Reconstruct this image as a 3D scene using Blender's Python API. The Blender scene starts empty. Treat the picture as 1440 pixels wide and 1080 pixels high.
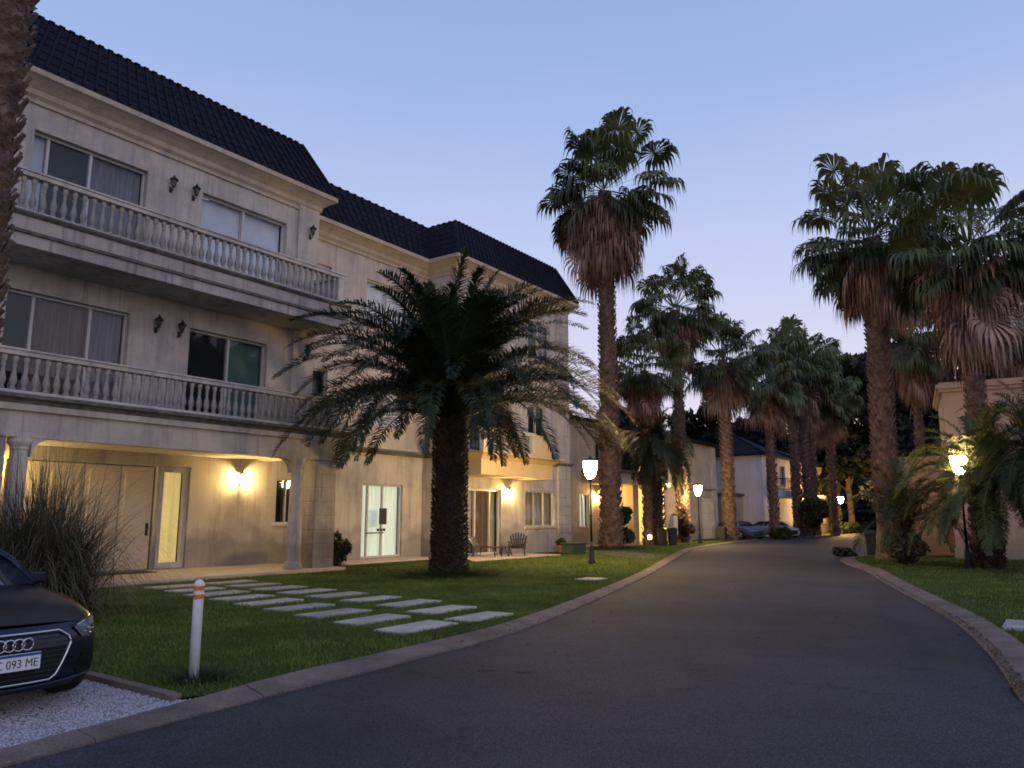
import bpy, math, random
import numpy as np
from mathutils import Vector, Matrix
R = math.radians
sc = bpy.context.scene
COL = sc.collection
PHI = R(55.05)                         # direction of the row of houses
UX, UY = math.cos(PHI), math.sin(PHI)
def W(s, d, z=0.0):                    # street frame (s along the facades, d towards the road) -> world
    return Vector((s*UX + d*UY, s*UY - d*UX, z))

# ------------------------------------------------------------------ helpers
class MB:
    def __init__(self): self.v = []; self.f = []; self.t = []
    def quad(self, *p):
        n = len(self.v); self.v += [tuple(q) for q in p]; self.f.append(tuple(range(n, n+len(p)))); return self
    def box(self, x0, x1, y0, y1, z0, z1):
        n = len(self.v)
        self.v += [(x, y, z) for x in (x0, x1) for y in (y0, y1) for z in (z0, z1)]
        for q in ((0,1,3,2), (4,6,7,5), (0,4,5,1), (2,3,7,6), (0,2,6,4), (1,5,7,3)):
            self.f.append(tuple(n+i for i in q))
        return self
    def obox(self, c, ax, ay, az):       # oriented box: centre and three half-axis vectors
        n = len(self.v); c = Vector(c); ax = Vector(ax); ay = Vector(ay); az = Vector(az)
        for i in (-1, 1):
            for j in (-1, 1):
                for k in (-1, 1): self.v.append(tuple(c + ax*i + ay*j + az*k))
        for q in ((0,1,3,2), (4,6,7,5), (0,4,5,1), (2,3,7,6), (0,2,6,4), (1,5,7,3)):
            self.f.append(tuple(n+i for i in q))
        return self
    def lathe(self, prof, c=(0,0,0), n=16, cap=True, jit=None):
        b = len(self.v); m = len(prof)
        for (r, z) in prof:
            for k in range(n):
                a = 2*math.pi*k/n
                rr = r*(1 + (jit(a, z) if jit else 0))
                self.v.append((c[0]+rr*math.cos(a), c[1]+rr*math.sin(a), c[2]+z))
        for i in range(m-1):
            for k in range(n):
                k2 = (k+1) % n
                self.f.append((b+i*n+k, b+i*n+k2, b+(i+1)*n+k2, b+(i+1)*n+k))
        if cap:
            self.f.append(tuple(b+k for k in range(n))[::-1])
            self.f.append(tuple(b+(m-1)*n+k for k in range(n)))
        return self
    def tube(self, pts, rad, n=8, closed=False):
        pts = [Vector(p) for p in pts]; m = len(pts); b = len(self.v)
        if not hasattr(rad, '__len__'): rad = [rad]*m
        for i, p in enumerate(pts):
            a = pts[(i-1) % m] if (i or closed) else p
            c = pts[(i+1) % m] if (i < m-1 or closed) else p
            t = (c-a).normalized() if (c-a).length > 1e-9 else Vector((0,0,1))
            up = Vector((0,0,1)) if abs(t.z) < .95 else Vector((1,0,0))
            x = t.cross(up).normalized(); y = t.cross(x).normalized()
            for k in range(n):
                an = 2*math.pi*k/n
                self.v.append(tuple(p + x*math.cos(an)*rad[i] + y*math.sin(an)*rad[i]))
        for i in range(m if closed else m-1):
            i2 = (i+1) % m
            for k in range(n):
                k2 = (k+1) % n
                self.f.append((b+i*n+k, b+i*n+k2, b+i2*n+k2, b+i2*n+k))
        if not closed:
            self.f.append(tuple(b+k for k in range(n))); self.f.append(tuple(b+(m-1)*n+k for k in range(n))[::-1])
        return self
    def prism(self, poly, z0, z1):
        n = len(self.v); m = len(poly)
        self.v += [(p[0], p[1], z0) for p in poly] + [(p[0], p[1], z1) for p in poly]
        self.f.append(tuple(range(n, n+m))[::-1]); self.f.append(tuple(range(n+m, n+2*m)))
        for i in range(m):
            j = (i+1) % m
            self.f.append((n+i, n+j, n+m+j, n+m+i))
        return self
    def add(self, V, F, T=None):         # numpy arrays
        n = len(self.v)
        self.v += [tuple(x) for x in V]
        self.f += [tuple(int(i)+n for i in q) for q in F]
        if T is not None: self.t += list(T)
        return self
    def build(self, name, m, parent=None, smooth=False, bevel=0, sub=0):
        me = bpy.data.meshes.new(name); me.from_pydata(self.v, [], self.f); me.update()
        if self.t and len(self.t) == len(self.v):
            at = me.attributes.new('tint', 'FLOAT', 'POINT'); at.data.foreach_set('value', np.array(self.t, dtype=np.float32))
        return link(name, me, m, parent, smooth, bevel, sub)
def link(name, me, m, parent=None, smooth=False, bevel=0, sub=0):
    o = bpy.data.objects.new(name, me); COL.objects.link(o)
    for mm in (m if isinstance(m, (list, tuple)) else [m]): me.materials.append(mm)
    if parent is not None: o.parent = parent
    if smooth: me.polygons.foreach_set('use_smooth', [True]*len(me.polygons))
    if bevel:
        b = o.modifiers.new('b', 'BEVEL'); b.width = bevel; b.segments = 2; b.limit_method = 'ANGLE'
    if sub:
        b = o.modifiers.new('s', 'SUBSURF'); b.levels = sub; b.render_levels = sub
    return o
def npmesh(name, V, quads=None, tris=None, m=None, parent=None, tint=None, smooth=False):
    me = bpy.data.meshes.new(name)
    nq = 0 if quads is None else len(quads); nt = 0 if tris is None else len(tris)
    me.vertices.add(len(V)); me.vertices.foreach_set('co', np.asarray(V, dtype=np.float32).ravel())
    idx = []; st = []; p = 0
    if nq: idx.append(np.asarray(quads).ravel()); st.append(np.arange(nq)*4); p = nq*4
    if nt: idx.append(np.asarray(tris).ravel()); st.append(p + np.arange(nt)*3)
    idx = np.concatenate(idx).astype(np.int32); st = np.concatenate(st).astype(np.int32)
    me.loops.add(len(idx)); me.loops.foreach_set('vertex_index', idx)
    me.polygons.add(len(st)); me.polygons.foreach_set('loop_start', st)
    me.update(calc_edges=True); me.validate()
    if tint is not None:
        at = me.attributes.new('tint', 'FLOAT', 'POINT'); at.data.foreach_set('value', np.asarray(tint, dtype=np.float32))
    return link(name, me, m, parent, smooth)
def tag(o, label=None, cat=None, group=None, kind=None):
    if label: o['label'] = label
    if cat: o['category'] = cat
    if group: o['group'] = group
    if kind: o['kind'] = kind
    return o
def empty(name, loc, rz=0, label=None, cat=None, group=None):
    o = bpy.data.objects.new(name, None); COL.objects.link(o); o.location = loc; o.rotation_euler = (0, 0, rz)
    o.empty_display_size = .2
    return tag(o, label, cat, group)
def copy_tree(o, parent=None):
    c = o.copy(); COL.objects.link(c); c.parent = parent
    for ch in list(o.children): copy_tree(ch, c)
    return c

# ------------------------------------------------------------------ materials
def new_mat(name):
    m = bpy.data.materials.new(name); m.use_nodes = True
    nt = m.node_tree; return m, nt, nt.nodes['Principled BSDF']
def ramp(nt, fac, stops):
    r = nt.nodes.new('ShaderNodeValToRGB'); e = r.color_ramp.elements
    while len(e) < len(stops): e.new(.5)
    for k, (p, c) in enumerate(stops): e[k].position = p; e[k].color = (*c, 1)
    nt.links.new(fac, r.inputs[0]); return r.outputs[0]
def noise(nt, scale, detail=4, stretch=None, rough=.55, coord='Object'):
    tc = nt.nodes.new('ShaderNodeTexCoord'); n = nt.nodes.new('ShaderNodeTexNoise')
    n.inputs['Scale'].default_value = scale; n.inputs['Detail'].default_value = detail; n.inputs['Roughness'].default_value = rough
    src = tc.outputs[coord]
    if stretch:
        mp = nt.nodes.new('ShaderNodeMapping'); mp.inputs['Scale'].default_value = stretch
        nt.links.new(src, mp.inputs[0]); src = mp.outputs[0]
    nt.links.new(src, n.inputs['Vector']); return n.outputs[0]
def mixc(nt, a, b, fac, mode='MIX'):
    x = nt.nodes.new('ShaderNodeMix'); x.data_type = 'RGBA'; x.blend_type = mode
    for s, v in ((6, a), (7, b)):
        if isinstance(v, tuple): x.inputs[s].default_value = (*v, 1)
        else: nt.links.new(v, x.inputs[s])
    if isinstance(fac, (int, float)): x.inputs[0].default_value = fac
    else: nt.links.new(fac, x.inputs[0])
    return x.outputs[2]
def bump(nt, b, h, strength=.3, dist=.02):
    n = nt.nodes.new('ShaderNodeBump'); n.inputs['Strength'].default_value = strength; n.inputs['Distance'].default_value = dist
    nt.links.new(h, n.inputs['Height']); nt.links.new(n.outputs[0], b.inputs['Normal'])
def plain(name, c1, c2=None, scale=6, rough=.8, bstr=.2, bscale=60, stretch=None, metal=0, dist=.01, spec=.4, fine=0):
    m, nt, b = new_mat(name)
    c2 = c2 or tuple(x*.75 for x in c1)
    col = ramp(nt, noise(nt, scale, 5, stretch), [(.32, c2), (.68, c1)])
    if fine:
        f = ramp(nt, noise(nt, bscale, 3), [(.3, (1-fine,)*3), (.7, (1+fine*.4,)*3)])
        col = mixc(nt, col, f, 1.0, 'MULTIPLY')
    nt.links.new(col, b.inputs['Base Color'])
    b.inputs['Roughness'].default_value = rough; b.inputs['Metallic'].default_value = metal
    b.inputs['Specular IOR Level'].default_value = spec
    if bstr: bump(nt, b, noise(nt, bscale, 3), bstr, dist)
    return m
def stucco(name, c1, dirt, amount=.5, streak=.5):
    m, nt, b = new_mat(name)
    base = ramp(nt, noise(nt, .9, 6), [(.3, tuple(x*.86 for x in c1)), (.7, c1)])
    st = ramp(nt, noise(nt, 1.0, 6, (3.2, 3.2, .35), .65), [(.48, (0,0,0)), (.78, (amount,)*3)])
    bl = ramp(nt, noise(nt, .55, 7, None, .7), [(.45, (0,0,0)), (.75, (streak,)*3)])
    col = mixc(nt, base, dirt, st); col = mixc(nt, col, dirt, bl)
    s2 = ramp(nt, noise(nt, 1.0, 4, (9, 9, .5), .6), [(.56, (0,0,0)), (.74, (amount*.7,)*3)]); col = mixc(nt, col, tuple(x*.8 for x in dirt), s2)
    tcz = nt.nodes.new('ShaderNodeTexCoord'); sz = nt.nodes.new('ShaderNodeSeparateXYZ'); nt.links.new(tcz.outputs['Object'], sz.inputs[0])
    ad = nt.nodes.new('ShaderNodeMath'); ad.operation = 'MULTIPLY_ADD'; nt.links.new(noise(nt, 1.4, 5), ad.inputs[0]); ad.inputs[1].default_value = -1.6; nt.links.new(sz.outputs[2], ad.inputs[2])
    lo = ramp(nt, ad.outputs[0], [(0, (.5,)*3), (.55, (0,0,0))]) ; col = mixc(nt, col, tuple(x*.6 for x in dirt), lo)
    nt.links.new(col, b.inputs['Base Color']); b.inputs['Roughness'].default_value = .9
    b.inputs['Specular IOR Level'].default_value = .2
    bump(nt, b, noise(nt, 45, 4), .35, .012)
    return m
def leafmat(name, dark, light, rough=.55, tr=.15):
    m, nt, b = new_mat(name)
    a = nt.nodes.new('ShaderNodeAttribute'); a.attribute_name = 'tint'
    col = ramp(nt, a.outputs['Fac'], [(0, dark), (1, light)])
    n = ramp(nt, noise(nt, 1.3, 3), [(.3, (.6,)*3), (.7, (1.2,)*3)])
    col = mixc(nt, col, n, 1, 'MULTIPLY')
    nt.links.new(col, b.inputs['Base Color']); b.inputs['Roughness'].default_value = rough
    b.inputs['Specular IOR Level'].default_value = .3
    t = nt.nodes.new('ShaderNodeBsdfTranslucent'); nt.links.new(col, t.inputs[0])
    mx = nt.nodes.new('ShaderNodeMixShader'); mx.inputs[0].default_value = tr
    out = nt.nodes['Material Output']
    nt.links.new(b.outputs[0], mx.inputs[1]); nt.links.new(t.outputs[0], mx.inputs[2]); nt.links.new(mx.outputs[0], out.inputs[0])
    return m
def emit(name, c, strength, base=(.8,.8,.75), varied=0, stretch=(6,6,.3)):
    m, nt, b = new_mat(name)
    b.inputs['Base Color'].default_value = (*base, 1); b.inputs['Emission Color'].default_value = (*c, 1)
    b.inputs['Emission Strength'].default_value = strength; b.inputs['Roughness'].default_value = .6
    if varied:
        col = ramp(nt, noise(nt, 2.5, 3, stretch), [(.3, tuple(x*(1-varied) for x in c)), (.7, c)])
        nt.links.new(col, b.inputs['Emission Color'])
    return m
def glass(name):
    m, nt, b = new_mat(name); nt.nodes.remove(b)
    tr = nt.nodes.new('ShaderNodeBsdfTransparent'); gl = nt.nodes.new('ShaderNodeBsdfGlossy'); gl.inputs['Roughness'].default_value = .03
    tr.inputs[0].default_value = (.86, .9, .9, 1)
    lw = nt.nodes.new('ShaderNodeLayerWeight'); lw.inputs['Blend'].default_value = .5
    fac = ramp(nt, lw.outputs['Facing'], [(.25, (.05,)*3), (.6, (.12,)*3), (.95, (.7,)*3)])
    n = nt.nodes.new('ShaderNodeBump'); n.inputs['Strength'].default_value = .06; n.inputs['Distance'].default_value = .02
    nt.links.new(noise(nt, 1.2, 2), n.inputs['Height']); nt.links.new(n.outputs[0], gl.inputs['Normal'])
    mx = nt.nodes.new('ShaderNodeMixShader'); nt.links.new(fac, mx.inputs[0])
    nt.links.new(tr.outputs[0], mx.inputs[1]); nt.links.new(gl.outputs[0], mx.inputs[2])
    nt.links.new(mx.outputs[0], nt.nodes['Material Output'].inputs[0])
    return m

M = {}
M['cream'] = stucco('cream_stucco', (.55,.49,.425), (.165,.155,.165), .6, .65)
M['cream_dirty'] = stucco('weathered_stucco', (.48,.43,.38), (.13,.125,.13), .85, .75)
M['cornice'] = stucco('cornice_stucco', (.52,.43,.33), (.20,.17,.15), .5, .45)
M['baluster'] = stucco('baluster_stone', (.62,.57,.51), (.14,.135,.14), .55, .6)
M['cap_dark'] = plain('dark_coping', (.17,.155,.14), (.07,.066,.065), 5, .95, .4, 40)  # dark patchy colour for mouldings and copings
M['yellow'] = stucco('ochre_lamplit_stucco', (.60,.45,.26), (.3,.22,.14), .3, .2)  # ochre walls, and the lamplight painted on the projecting section's balcony
M['white_house'] = stucco('white_stucco', (.66,.62,.66), (.3,.28,.3), .25, .2)
M['pink'] = stucco('salmon_stucco', (.54,.37,.29), (.33,.22,.17), .25, .25)
M['roof'] = plain('roof_metal', (.016,.016,.026), (.009,.009,.015), 3, .75, .3, 30, None, .0, spec=.12)
M['frame'] = plain('window_frame_white', (.55,.53,.5), (.45,.43,.41), 4, .5, 0)
M['frame_dark'] = plain('window_frame_brown', (.16,.11,.075), (.10,.07,.05), 4, .5, 0)
M['glass'] = glass('window_glass')
M['cur_dark'] = plain('dark_interior', (.02,.02,.022), (.012,.012,.014), 2, .9, 0)
M['cur_grey'] = plain('grey_curtain', (.23,.20,.23), (.12,.10,.12), 3, .9, 0, stretch=(6,6,.4))
M['cur_brown'] = plain('brown_curtain', (.20,.13,.10), (.09,.06,.05), 3, .9, 0, stretch=(6,6,.4))
M['cur_green'] = plain('green_screen', (.11,.20,.175), (.08,.15,.13), 3, .9, 0)
M['cur_white'] = plain('white_blind', (.72,.72,.80), (.60,.60,.68), 2, .8, 0)
M['cur_beige'] = plain('beige_curtain', (.42,.35,.27), (.25,.20,.16), 3, .9, 0, stretch=(8,8,.4))
M['glow_green'] = emit('lit_curtain_cool', (.84,.95,.78), .62, (.7,.75,.68), .55, (5,5,.15))
M['glow_yellow'] = emit('lit_sidelight', (1.0,.72,.26), .62, (.7,.5,.2), .25)
M['glow_room'] = emit('lit_room', (1.0,.66,.16), .8, (.7,.5,.2), .3)
M['door'] = plain('painted_door', (.70,.60,.45), (.62,.53,.40), 4, .6, .1, 20, stretch=(1,1,6))
M['iron'] = plain('black_iron', (.018,.017,.017), (.01,.01,.01), 20, .45, .2, 80, metal=.2)
M['lampglass'] = emit('lit_lamp_globe', (1.0,.66,.26), 560)
M['lampglass_far'] = emit('lit_lamp_bulb', (1.0,.60,.20), 1500)
M['lampglass_soft'] = emit('lit_lamp_globe_soft', (1.0,.68,.26), 150)
M['bulb'] = emit('lit_lantern_bulb', (1.0,.70,.26), 3200)
M['smallglow'] = emit('garden_lantern_bulb', (1.0,.66,.25), 20)
M['lantern_glass'] = plain('unlit_lantern_glass', (.10,.10,.11), (.06,.06,.07), 10, .2, 0)
M['tile'] = plain('terrace_tile', (.52,.42,.32), (.42,.34,.27), 2, .7, .1, 30)
M['slab'] = plain('concrete_slab', (.58,.54,.50), (.34,.32,.29), 2.2, .9, .4, 70, fine=.3)
_m = M['slab'].node_tree; _b = _m.nodes['Principled BSDF']; _src = _b.inputs['Base Color'].links[0].from_socket
_oi = _m.nodes.new('ShaderNodeObjectInfo'); _rc = ramp(_m, _oi.outputs['Random'], [(0, (.72,.72,.72)), (1, (1.05,1.03,1.0))]); _m.links.new(mixc(_m, _src, _rc, 1, 'MULTIPLY'), _b.inputs['Base Color'])
M['kerb'] = plain('kerb_concrete', (.24,.175,.15), (.10,.08,.07), 1.6, .95, .5, 50, fine=.4)
M['white_paint'] = plain('white_painted_steel', (.74,.72,.74), (.60,.57,.58), 8, .45, .1, 60)
M['orange'] = plain('orange_band', (.75,.20,.04), (.6,.15,.03), 8, .5, 0)
M['plastic_dark'] = plain('dark_plastic', (.03,.032,.03), (.02,.02,.02), 8, .45, 0)
M['plastic_green'] = plain('green_plastic', (.03,.06,.035), (.02,.04,.025), 5, .5, .1)
M['rubber'] = plain('rubber', (.015,.015,.015), (.01,.01,.01), 8, .8, .2)
M['mat'] = plain('coir_mat', (.05,.03,.02), (.03,.02,.015), 8, .95, .4)
M['trunk_dark'] = plain('date_palm_bark', (.075,.050,.036), (.025,.017,.013), 5, .95, .8, 14, dist=.05)
M['trunk'] = plain('fan_palm_bark', (.21,.135,.11), (.075,.045,.038), 4, .95, .8, 14, dist=.05)
M['trunk_grey'] = plain('grey_bark', (.20,.15,.125), (.09,.065,.055), 3, .95, .7, 12, stretch=(1,1,3), dist=.04)
M['fan'] = leafmat('fan_palm_leaf', (.016,.026,.009), (.150,.165,.062), .5, .2)
M['dead'] = leafmat('dead_fan_leaf', (.060,.036,.029), (.42,.265,.205), .85, .12)
M['phoenix'] = leafmat('date_palm_leaf', (.012,.020,.010), (.066,.082,.036), .6, .15)
M['phoenix_lit'] = leafmat('date_palm_leaf_lit', (.035,.050,.020), (.13,.15,.05), .5, .2)  # brighter copy of the date palm leaf, lamplight put into the colour
M['pampas'] = leafmat('grass_clump_leaf', (.034,.040,.020), (.22,.19,.11), .7, .15)
M['bush'] = leafmat('shrub_leaf', (.012,.022,.010), (.05,.075,.028), .6, .1)
M['foliage'] = leafmat('tree_leaf', (.008,.012,.008), (.035,.046,.028), .7, .1)
M['vine'] = leafmat('vine_leaf', (.03,.022,.012), (.15,.08,.05), .7, .1)
M['blade'] = leafmat('lawn_blade', (.050,.082,.014), (.225,.285,.055), .7, .2)
M['litter'] = leafmat('leaf_litter', (.05,.03,.015), (.22,.13,.06), .9, 0)
M['pebble'] = plain('white_pebble', (.58,.55,.58), (.28,.26,.28), 30, .9, .2)
M['car_paint'] = plain('dark_grey_paint', (.016,.021,.038), (.014,.018,.032), 1, .20, 0, metal=.5, spec=.7)
M['car_black'] = plain('gloss_black', (.010,.010,.012), (.007,.007,.009), 3, .3, 0)
M['car_glass'] = plain('car_glass', (.02,.025,.035), (.015,.02,.03), 2, .05, 0, spec=.9)
M['chrome'] = plain('chrome', (.62,.62,.64), (.5,.5,.52), 5, .22, 0, metal=1)
M['plate'] = plain('plate_white', (.66,.66,.68), (.56,.56,.58), 20, .5, 0)
M['plate_blue'] = plain('plate_blue', (.02,.07,.28), (.02,.06,.22), 20, .5, 0)
M['ink'] = plain('plate_ink', (.02,.02,.025), (.015,.015,.02), 20, .5, 0)
M['blue_paint'] = plain('slate_blue_paint', (.10,.14,.22), (.08,.12,.18), 1, .3, 0, metal=.3)
M['silver_paint'] = plain('pale_silver_paint', (.55,.50,.50), (.45,.42,.42), 1, .3, 0, metal=.2)
M['headlamp'] = plain('headlamp_lens', (.14,.15,.19), (.07,.075,.10), 14, .08, 0, spec=1)
M['terracotta'] = plain('terracotta', (.30,.13,.07), (.2,.09,.05), 6, .9, .2)

def grassbase():
    m, nt, b = new_mat('lawn_soil')
    c = ramp(nt, noise(nt, .7, 8, None, .7), [(.3, (.030,.042,.010)), (.55, (.060,.086,.016)), (.8, (.10,.10,.03))])
    f = ramp(nt, noise(nt, 35, 4), [(.3, (.45,)*3), (.7, (1.3,)*3)])
    nt.links.new(mixc(nt, c, f, 1, 'MULTIPLY'), b.inputs['Base Color']); b.inputs['Roughness'].default_value = 1
    b.inputs['Specular IOR Level'].default_value = .1
    bump(nt, b, noise(nt, 40, 5), .8, .05); return m
def asphalt():
    m, nt, b = new_mat('asphalt')
    big = ramp(nt, noise(nt, .35, 5, None, .6), [(.3, (.028,.026,.034)), (.7, (.045,.041,.053))])
    sp = ramp(nt, noise(nt, 70, 2, None, .8), [(.34, (.30,)*3), (.5, (1,)*3), (.70, (2.6,)*3)])
    st = ramp(nt, noise(nt, 1.7, 6, None, .75), [(.30, (.55,)*3), (.48, (1,)*3)])
    c = mixc(nt, mixc(nt, big, sp, 1, 'MULTIPLY'), st, 1, 'MULTIPLY')
    sm = ramp(nt, noise(nt, .22, 3, (1,.6,1), .5), [(.38, (.62,)*3), (.52, (1,)*3), (.7, (1.25,1.18,1.12))]); c = mixc(nt, c, sm, 1, 'MULTIPLY')
    vo = nt.nodes.new('ShaderNodeTexVoronoi'); vo.feature = 'DISTANCE_TO_EDGE'; vo.inputs['Scale'].default_value = .33
    tcv = nt.nodes.new('ShaderNodeTexCoord'); nz = nt.nodes.new('ShaderNodeTexNoise'); nz.inputs['Scale'].default_value = 1.6; nz.inputs['Detail'].default_value = 5
    nt.links.new(tcv.outputs['Object'], nz.inputs['Vector']); vm = mixc(nt, tcv.outputs['Object'], nz.outputs[1], .35); nt.links.new(vm, vo.inputs['Vector'])
    cr = ramp(nt, vo.outputs['Distance'], [(0, (1,1,1)), (.006, (0,0,0))]); ms = ramp(nt, noise(nt, .5, 3), [(.52, (0,0,0)), (.62, (.6,.6,.6))])
    mm = nt.nodes.new('ShaderNodeMath'); mm.operation = 'MULTIPLY'; nt.links.new(cr, mm.inputs[0]); nt.links.new(ms, mm.inputs[1])
    c = mixc(nt, c, (.010,.009,.010), mm.outputs[0])
    nt.links.new(c, b.inputs['Base Color']); b.inputs['Roughness'].default_value = .88
    b.inputs['Specular IOR Level'].default_value = .3
    bump(nt, b, noise(nt, 110, 3), .7, .01); return m
M['lawn'] = grassbase(); M['asphalt'] = asphalt()
M['soil'] = plain('soil', (.05,.042,.028), (.03,.025,.016), 3, 1, .6, 20)
M['gravel'] = plain('white_gravel', (.42,.39,.42), (.24,.22,.24), 3, 1, .5, 90, fine=.5, dist=.01)

# ------------------------------------------------------------------ camera, sky, sun
cam = bpy.data.objects.new('camera', bpy.data.cameras.new('camera')); COL.objects.link(cam)
cam.location = (0, 0, 1.6); cam.rotation_euler = (R(90) + math.atan(188/1100), 0, 0)
cam.data.sensor_width = 36; cam.data.lens = 36*1100/1440; cam.data.clip_end = 3000; cam.data.clip_start = .05
sc.camera = cam
w = bpy.data.worlds.new('World'); sc.world = w; w.use_nodes = True
nt = w.node_tree; bg = nt.nodes['Background']
sky = nt.nodes.new('ShaderNodeTexSky'); sky.sky_type = 'NISHITA'; sky.sun_disc = False
SUN_EL, SUN_AZ = R(2.0), R(150)
sky.sun_elevation = SUN_EL; sky.sun_rotation = SUN_AZ; sky.air_density = 1.2; sky.ozone_density = 3
tc = nt.nodes.new('ShaderNodeTexCoord'); sep = nt.nodes.new('ShaderNodeSeparateXYZ'); nt.links.new(tc.outputs['Generated'], sep.inputs[0])
grad = ramp(nt, sep.outputs[2], [(0, (.92,.78,.86)), (.10, (.88,.81,.94)), (.22, (.72,.73,.96)), (.34, (.56,.64,.94)), (.48, (.39,.52,.87)), (.68, (.275,.41,.76)), (1, (.20,.31,.62))])
mul = mixc(nt, sky.outputs[0], (.12,.12,.12), 1, 'MULTIPLY')
col = mixc(nt, grad, mul, .06)
mpw = nt.nodes.new('ShaderNodeMapping'); mpw.inputs['Scale'].default_value = (1, 1, 5); nt.links.new(tc.outputs['Generated'], mpw.inputs[0])
cln = nt.nodes.new('ShaderNodeTexNoise'); cln.inputs['Scale'].default_value = 2.2; cln.inputs['Detail'].default_value = 6; nt.links.new(mpw.outputs[0], cln.inputs['Vector'])
cf = ramp(nt, cln.outputs[0], [(.5, (0,0,0)), (.85, (.12,.12,.12))]); col = mixc(nt, col, (.74,.70,.86), cf)
nt.links.new(col, bg.inputs[0]); bg.inputs[1].default_value = 1.0
ld = bpy.data.lights.new('sun', 'SUN'); ld.energy = .40; ld.angle = R(60); ld.color = (1, .84, .86)
sun = bpy.data.objects.new('sun', ld); COL.objects.link(sun); sun.rotation_euler = (R(62), 0, R(35))
sc.view_settings.view_transform = 'Standard'; sc.view_settings.look = 'None'; sc.view_settings.exposure = 0; sc.view_settings.gamma = 1
sc.render.engine = 'CYCLES'; sc.cycles.use_denoising = True; sc.cycles.max_bounces = 6; sc.cycles.transparent_max_bounces = 12
sc.cycles.sample_clamp_indirect = 4; sc.cycles.filter_width = 1.75

# ------------------------------------------------------------------ ground, road, kerbs
def sheet(name, poly, z, m, thick=0):
    mb = MB()
    if thick: mb.prism(poly, z-thick, z)
    else: mb.quad(*[(p[0], p[1], z) for p in poly])
    o = mb.build(name, m)
    bm_tri(o); return tag(o, kind='structure')
def bm_tri(o):
    import bmesh
    b = bmesh.new(); b.from_mesh(o.data); bmesh.ops.triangulate(b, faces=b.faces[:]); bmesh.ops.recalc_face_normals(b, faces=b.faces[:])
    b.to_mesh(o.data); b.free()
def smooth_line(pts, k=6):
    P = [Vector(p) for p in pts]; out = []
    for i in range(len(P)-1):
        a = P[max(i-1, 0)]; b = P[i]; c = P[i+1]; d = P[min(i+2, len(P)-1)]
        for j in range(k):
            t = j/k
            out.append(.5*((2*b) + (c-a)*t + (2*a-5*b+4*c-d)*t*t + (3*b-a-3*c+d)*t**3))
    out.append(P[-1]); return [(p.x, p.y) for p in out]
sheet('ground', [(-400,-60), (500,-60), (500,700), (-400,700)], 0.0, M['lawn'])
LR = smooth_line([(-7.5,-2.5), (-5.6,1.2), (-3.75,4.6), (-2.59,6.7), (-2.01,7.76), (-1.25,9.02), (.21,11.81), (2.12,17.2), (4.22,23.8), (6.6,32), (9.6,41.4), (15.4,53.5), (21.5,62.7), (30,73), (41,85), (56,98)])
LI = smooth_line([(-7.75,-2.4), (-5.85,1.35), (-3.98,4.8), (-2.98,6.95), (-2.42,8.35), (-1.6,9.75), (-.16,12.4), (1.68,17.4), (3.78,24.0), (6.1,32.2), (9.1,41.7), (15.0,53.8), (21.1,63.0), (29.6,73.4), (40.6,85.4), (55.7,98.5)])
RR = smooth_line([(3.0,-3), (3.3,1), (3.9,4.5), (4.46,7.19), (4.95,8.2), (5.89,10.23), (7.0,13.03), (8.9,18.95), (10.6,24), (11.6,27.8), (13.0,31.6), (15.3,34.6), (18.5,36.8), (24,38.6), (36,41)])
RI = smooth_line([(3.6,-3), (3.95,1), (4.5,4.4), (5.1,7.0), (5.62,8.0), (6.5,9.95), (7.6,12.8), (9.5,18.7), (11.2,23.7), (12.2,27.4), (13.6,31.0), (15.8,33.8), (18.8,35.9), (24.2,37.7), (36,40.1)])
F2 = smooth_line([(60,54), (36,51.5), (31.5,52.3), (30.2,55.5), (32.5,61), (38,69), (50,81), (66,92)])
F2i = smooth_line([(60,53), (37,50.2), (33,53.6), (31.2,56), (33.3,60.6), (38.6,68.4), (50.5,80.4), (66.4,91.4)])
road_poly = RR + [(60,45)] + F2 + LR[::-1]
sheet('road', road_poly, .004, M['asphalt'])
def resample(a, step):
    P = [Vector(p) for p in a]; L = [0]
    for p, q in zip(P, P[1:]): L.append(L[-1]+(q-p).length)
    return P, L
def lerp_at(P, L, x):
    for i in range(len(L)-1):
        if x <= L[i+1] or i == len(L)-2:
            t = (x-L[i])/max(1e-9, L[i+1]-L[i]); return P[i].lerp(P[i+1], t), i+t
def ribbon(name, a, b, za, zb, m, step=1.6, wf=.66):
    mb = MB(); P, L = resample(a, step); x = 0; rr = random.Random(3)
    Q = [Vector(p) for p in b]
    def bat(u): i = min(int(u), len(Q)-2); return Q[i].lerp(Q[i+1], u-i)
    while x < L[-1]-.05:
        e = min(x+step-.006, L[-1]); mid = (x+e)/2; dz = rr.uniform(-.0025, .0025)
        for (p, q) in ((x, mid), (mid, e)):
            A_, ua = lerp_at(P, L, p); B_, ub = lerp_at(P, L, q); D_ = A_.lerp(bat(ua), wf); C_ = B_.lerp(bat(ub), wf)
            A2, B2 = A_.lerp(D_, .06), B_.lerp(C_, .06)
            mb.quad((*A_, 0), (*B_, 0), (*B_, za+dz-.012), (*A_, za+dz-.012)); mb.quad((*A_, za+dz-.012), (*B_, za+dz-.012), (*B2, za+dz), (*A2, za+dz))
            mb.quad((*A2, za+dz), (*B2, za+dz), (*C_, zb+dz), (*D_, zb+dz)); mb.quad((*D_, zb+dz), (*C_, zb+dz), (*C_, 0), (*D_, 0))
        x += step
    return mb.build(name, m)
tag(ribbon('kerb', LR, LI, .035, .065, M['kerb']), kind='structure')
tag(ribbon('kerb', RR, RI, .035, .075, M['kerb']), kind='structure')
tag(ribbon('kerb', F2, F2i, .035, .065, M['kerb']), kind='structure')
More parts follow.
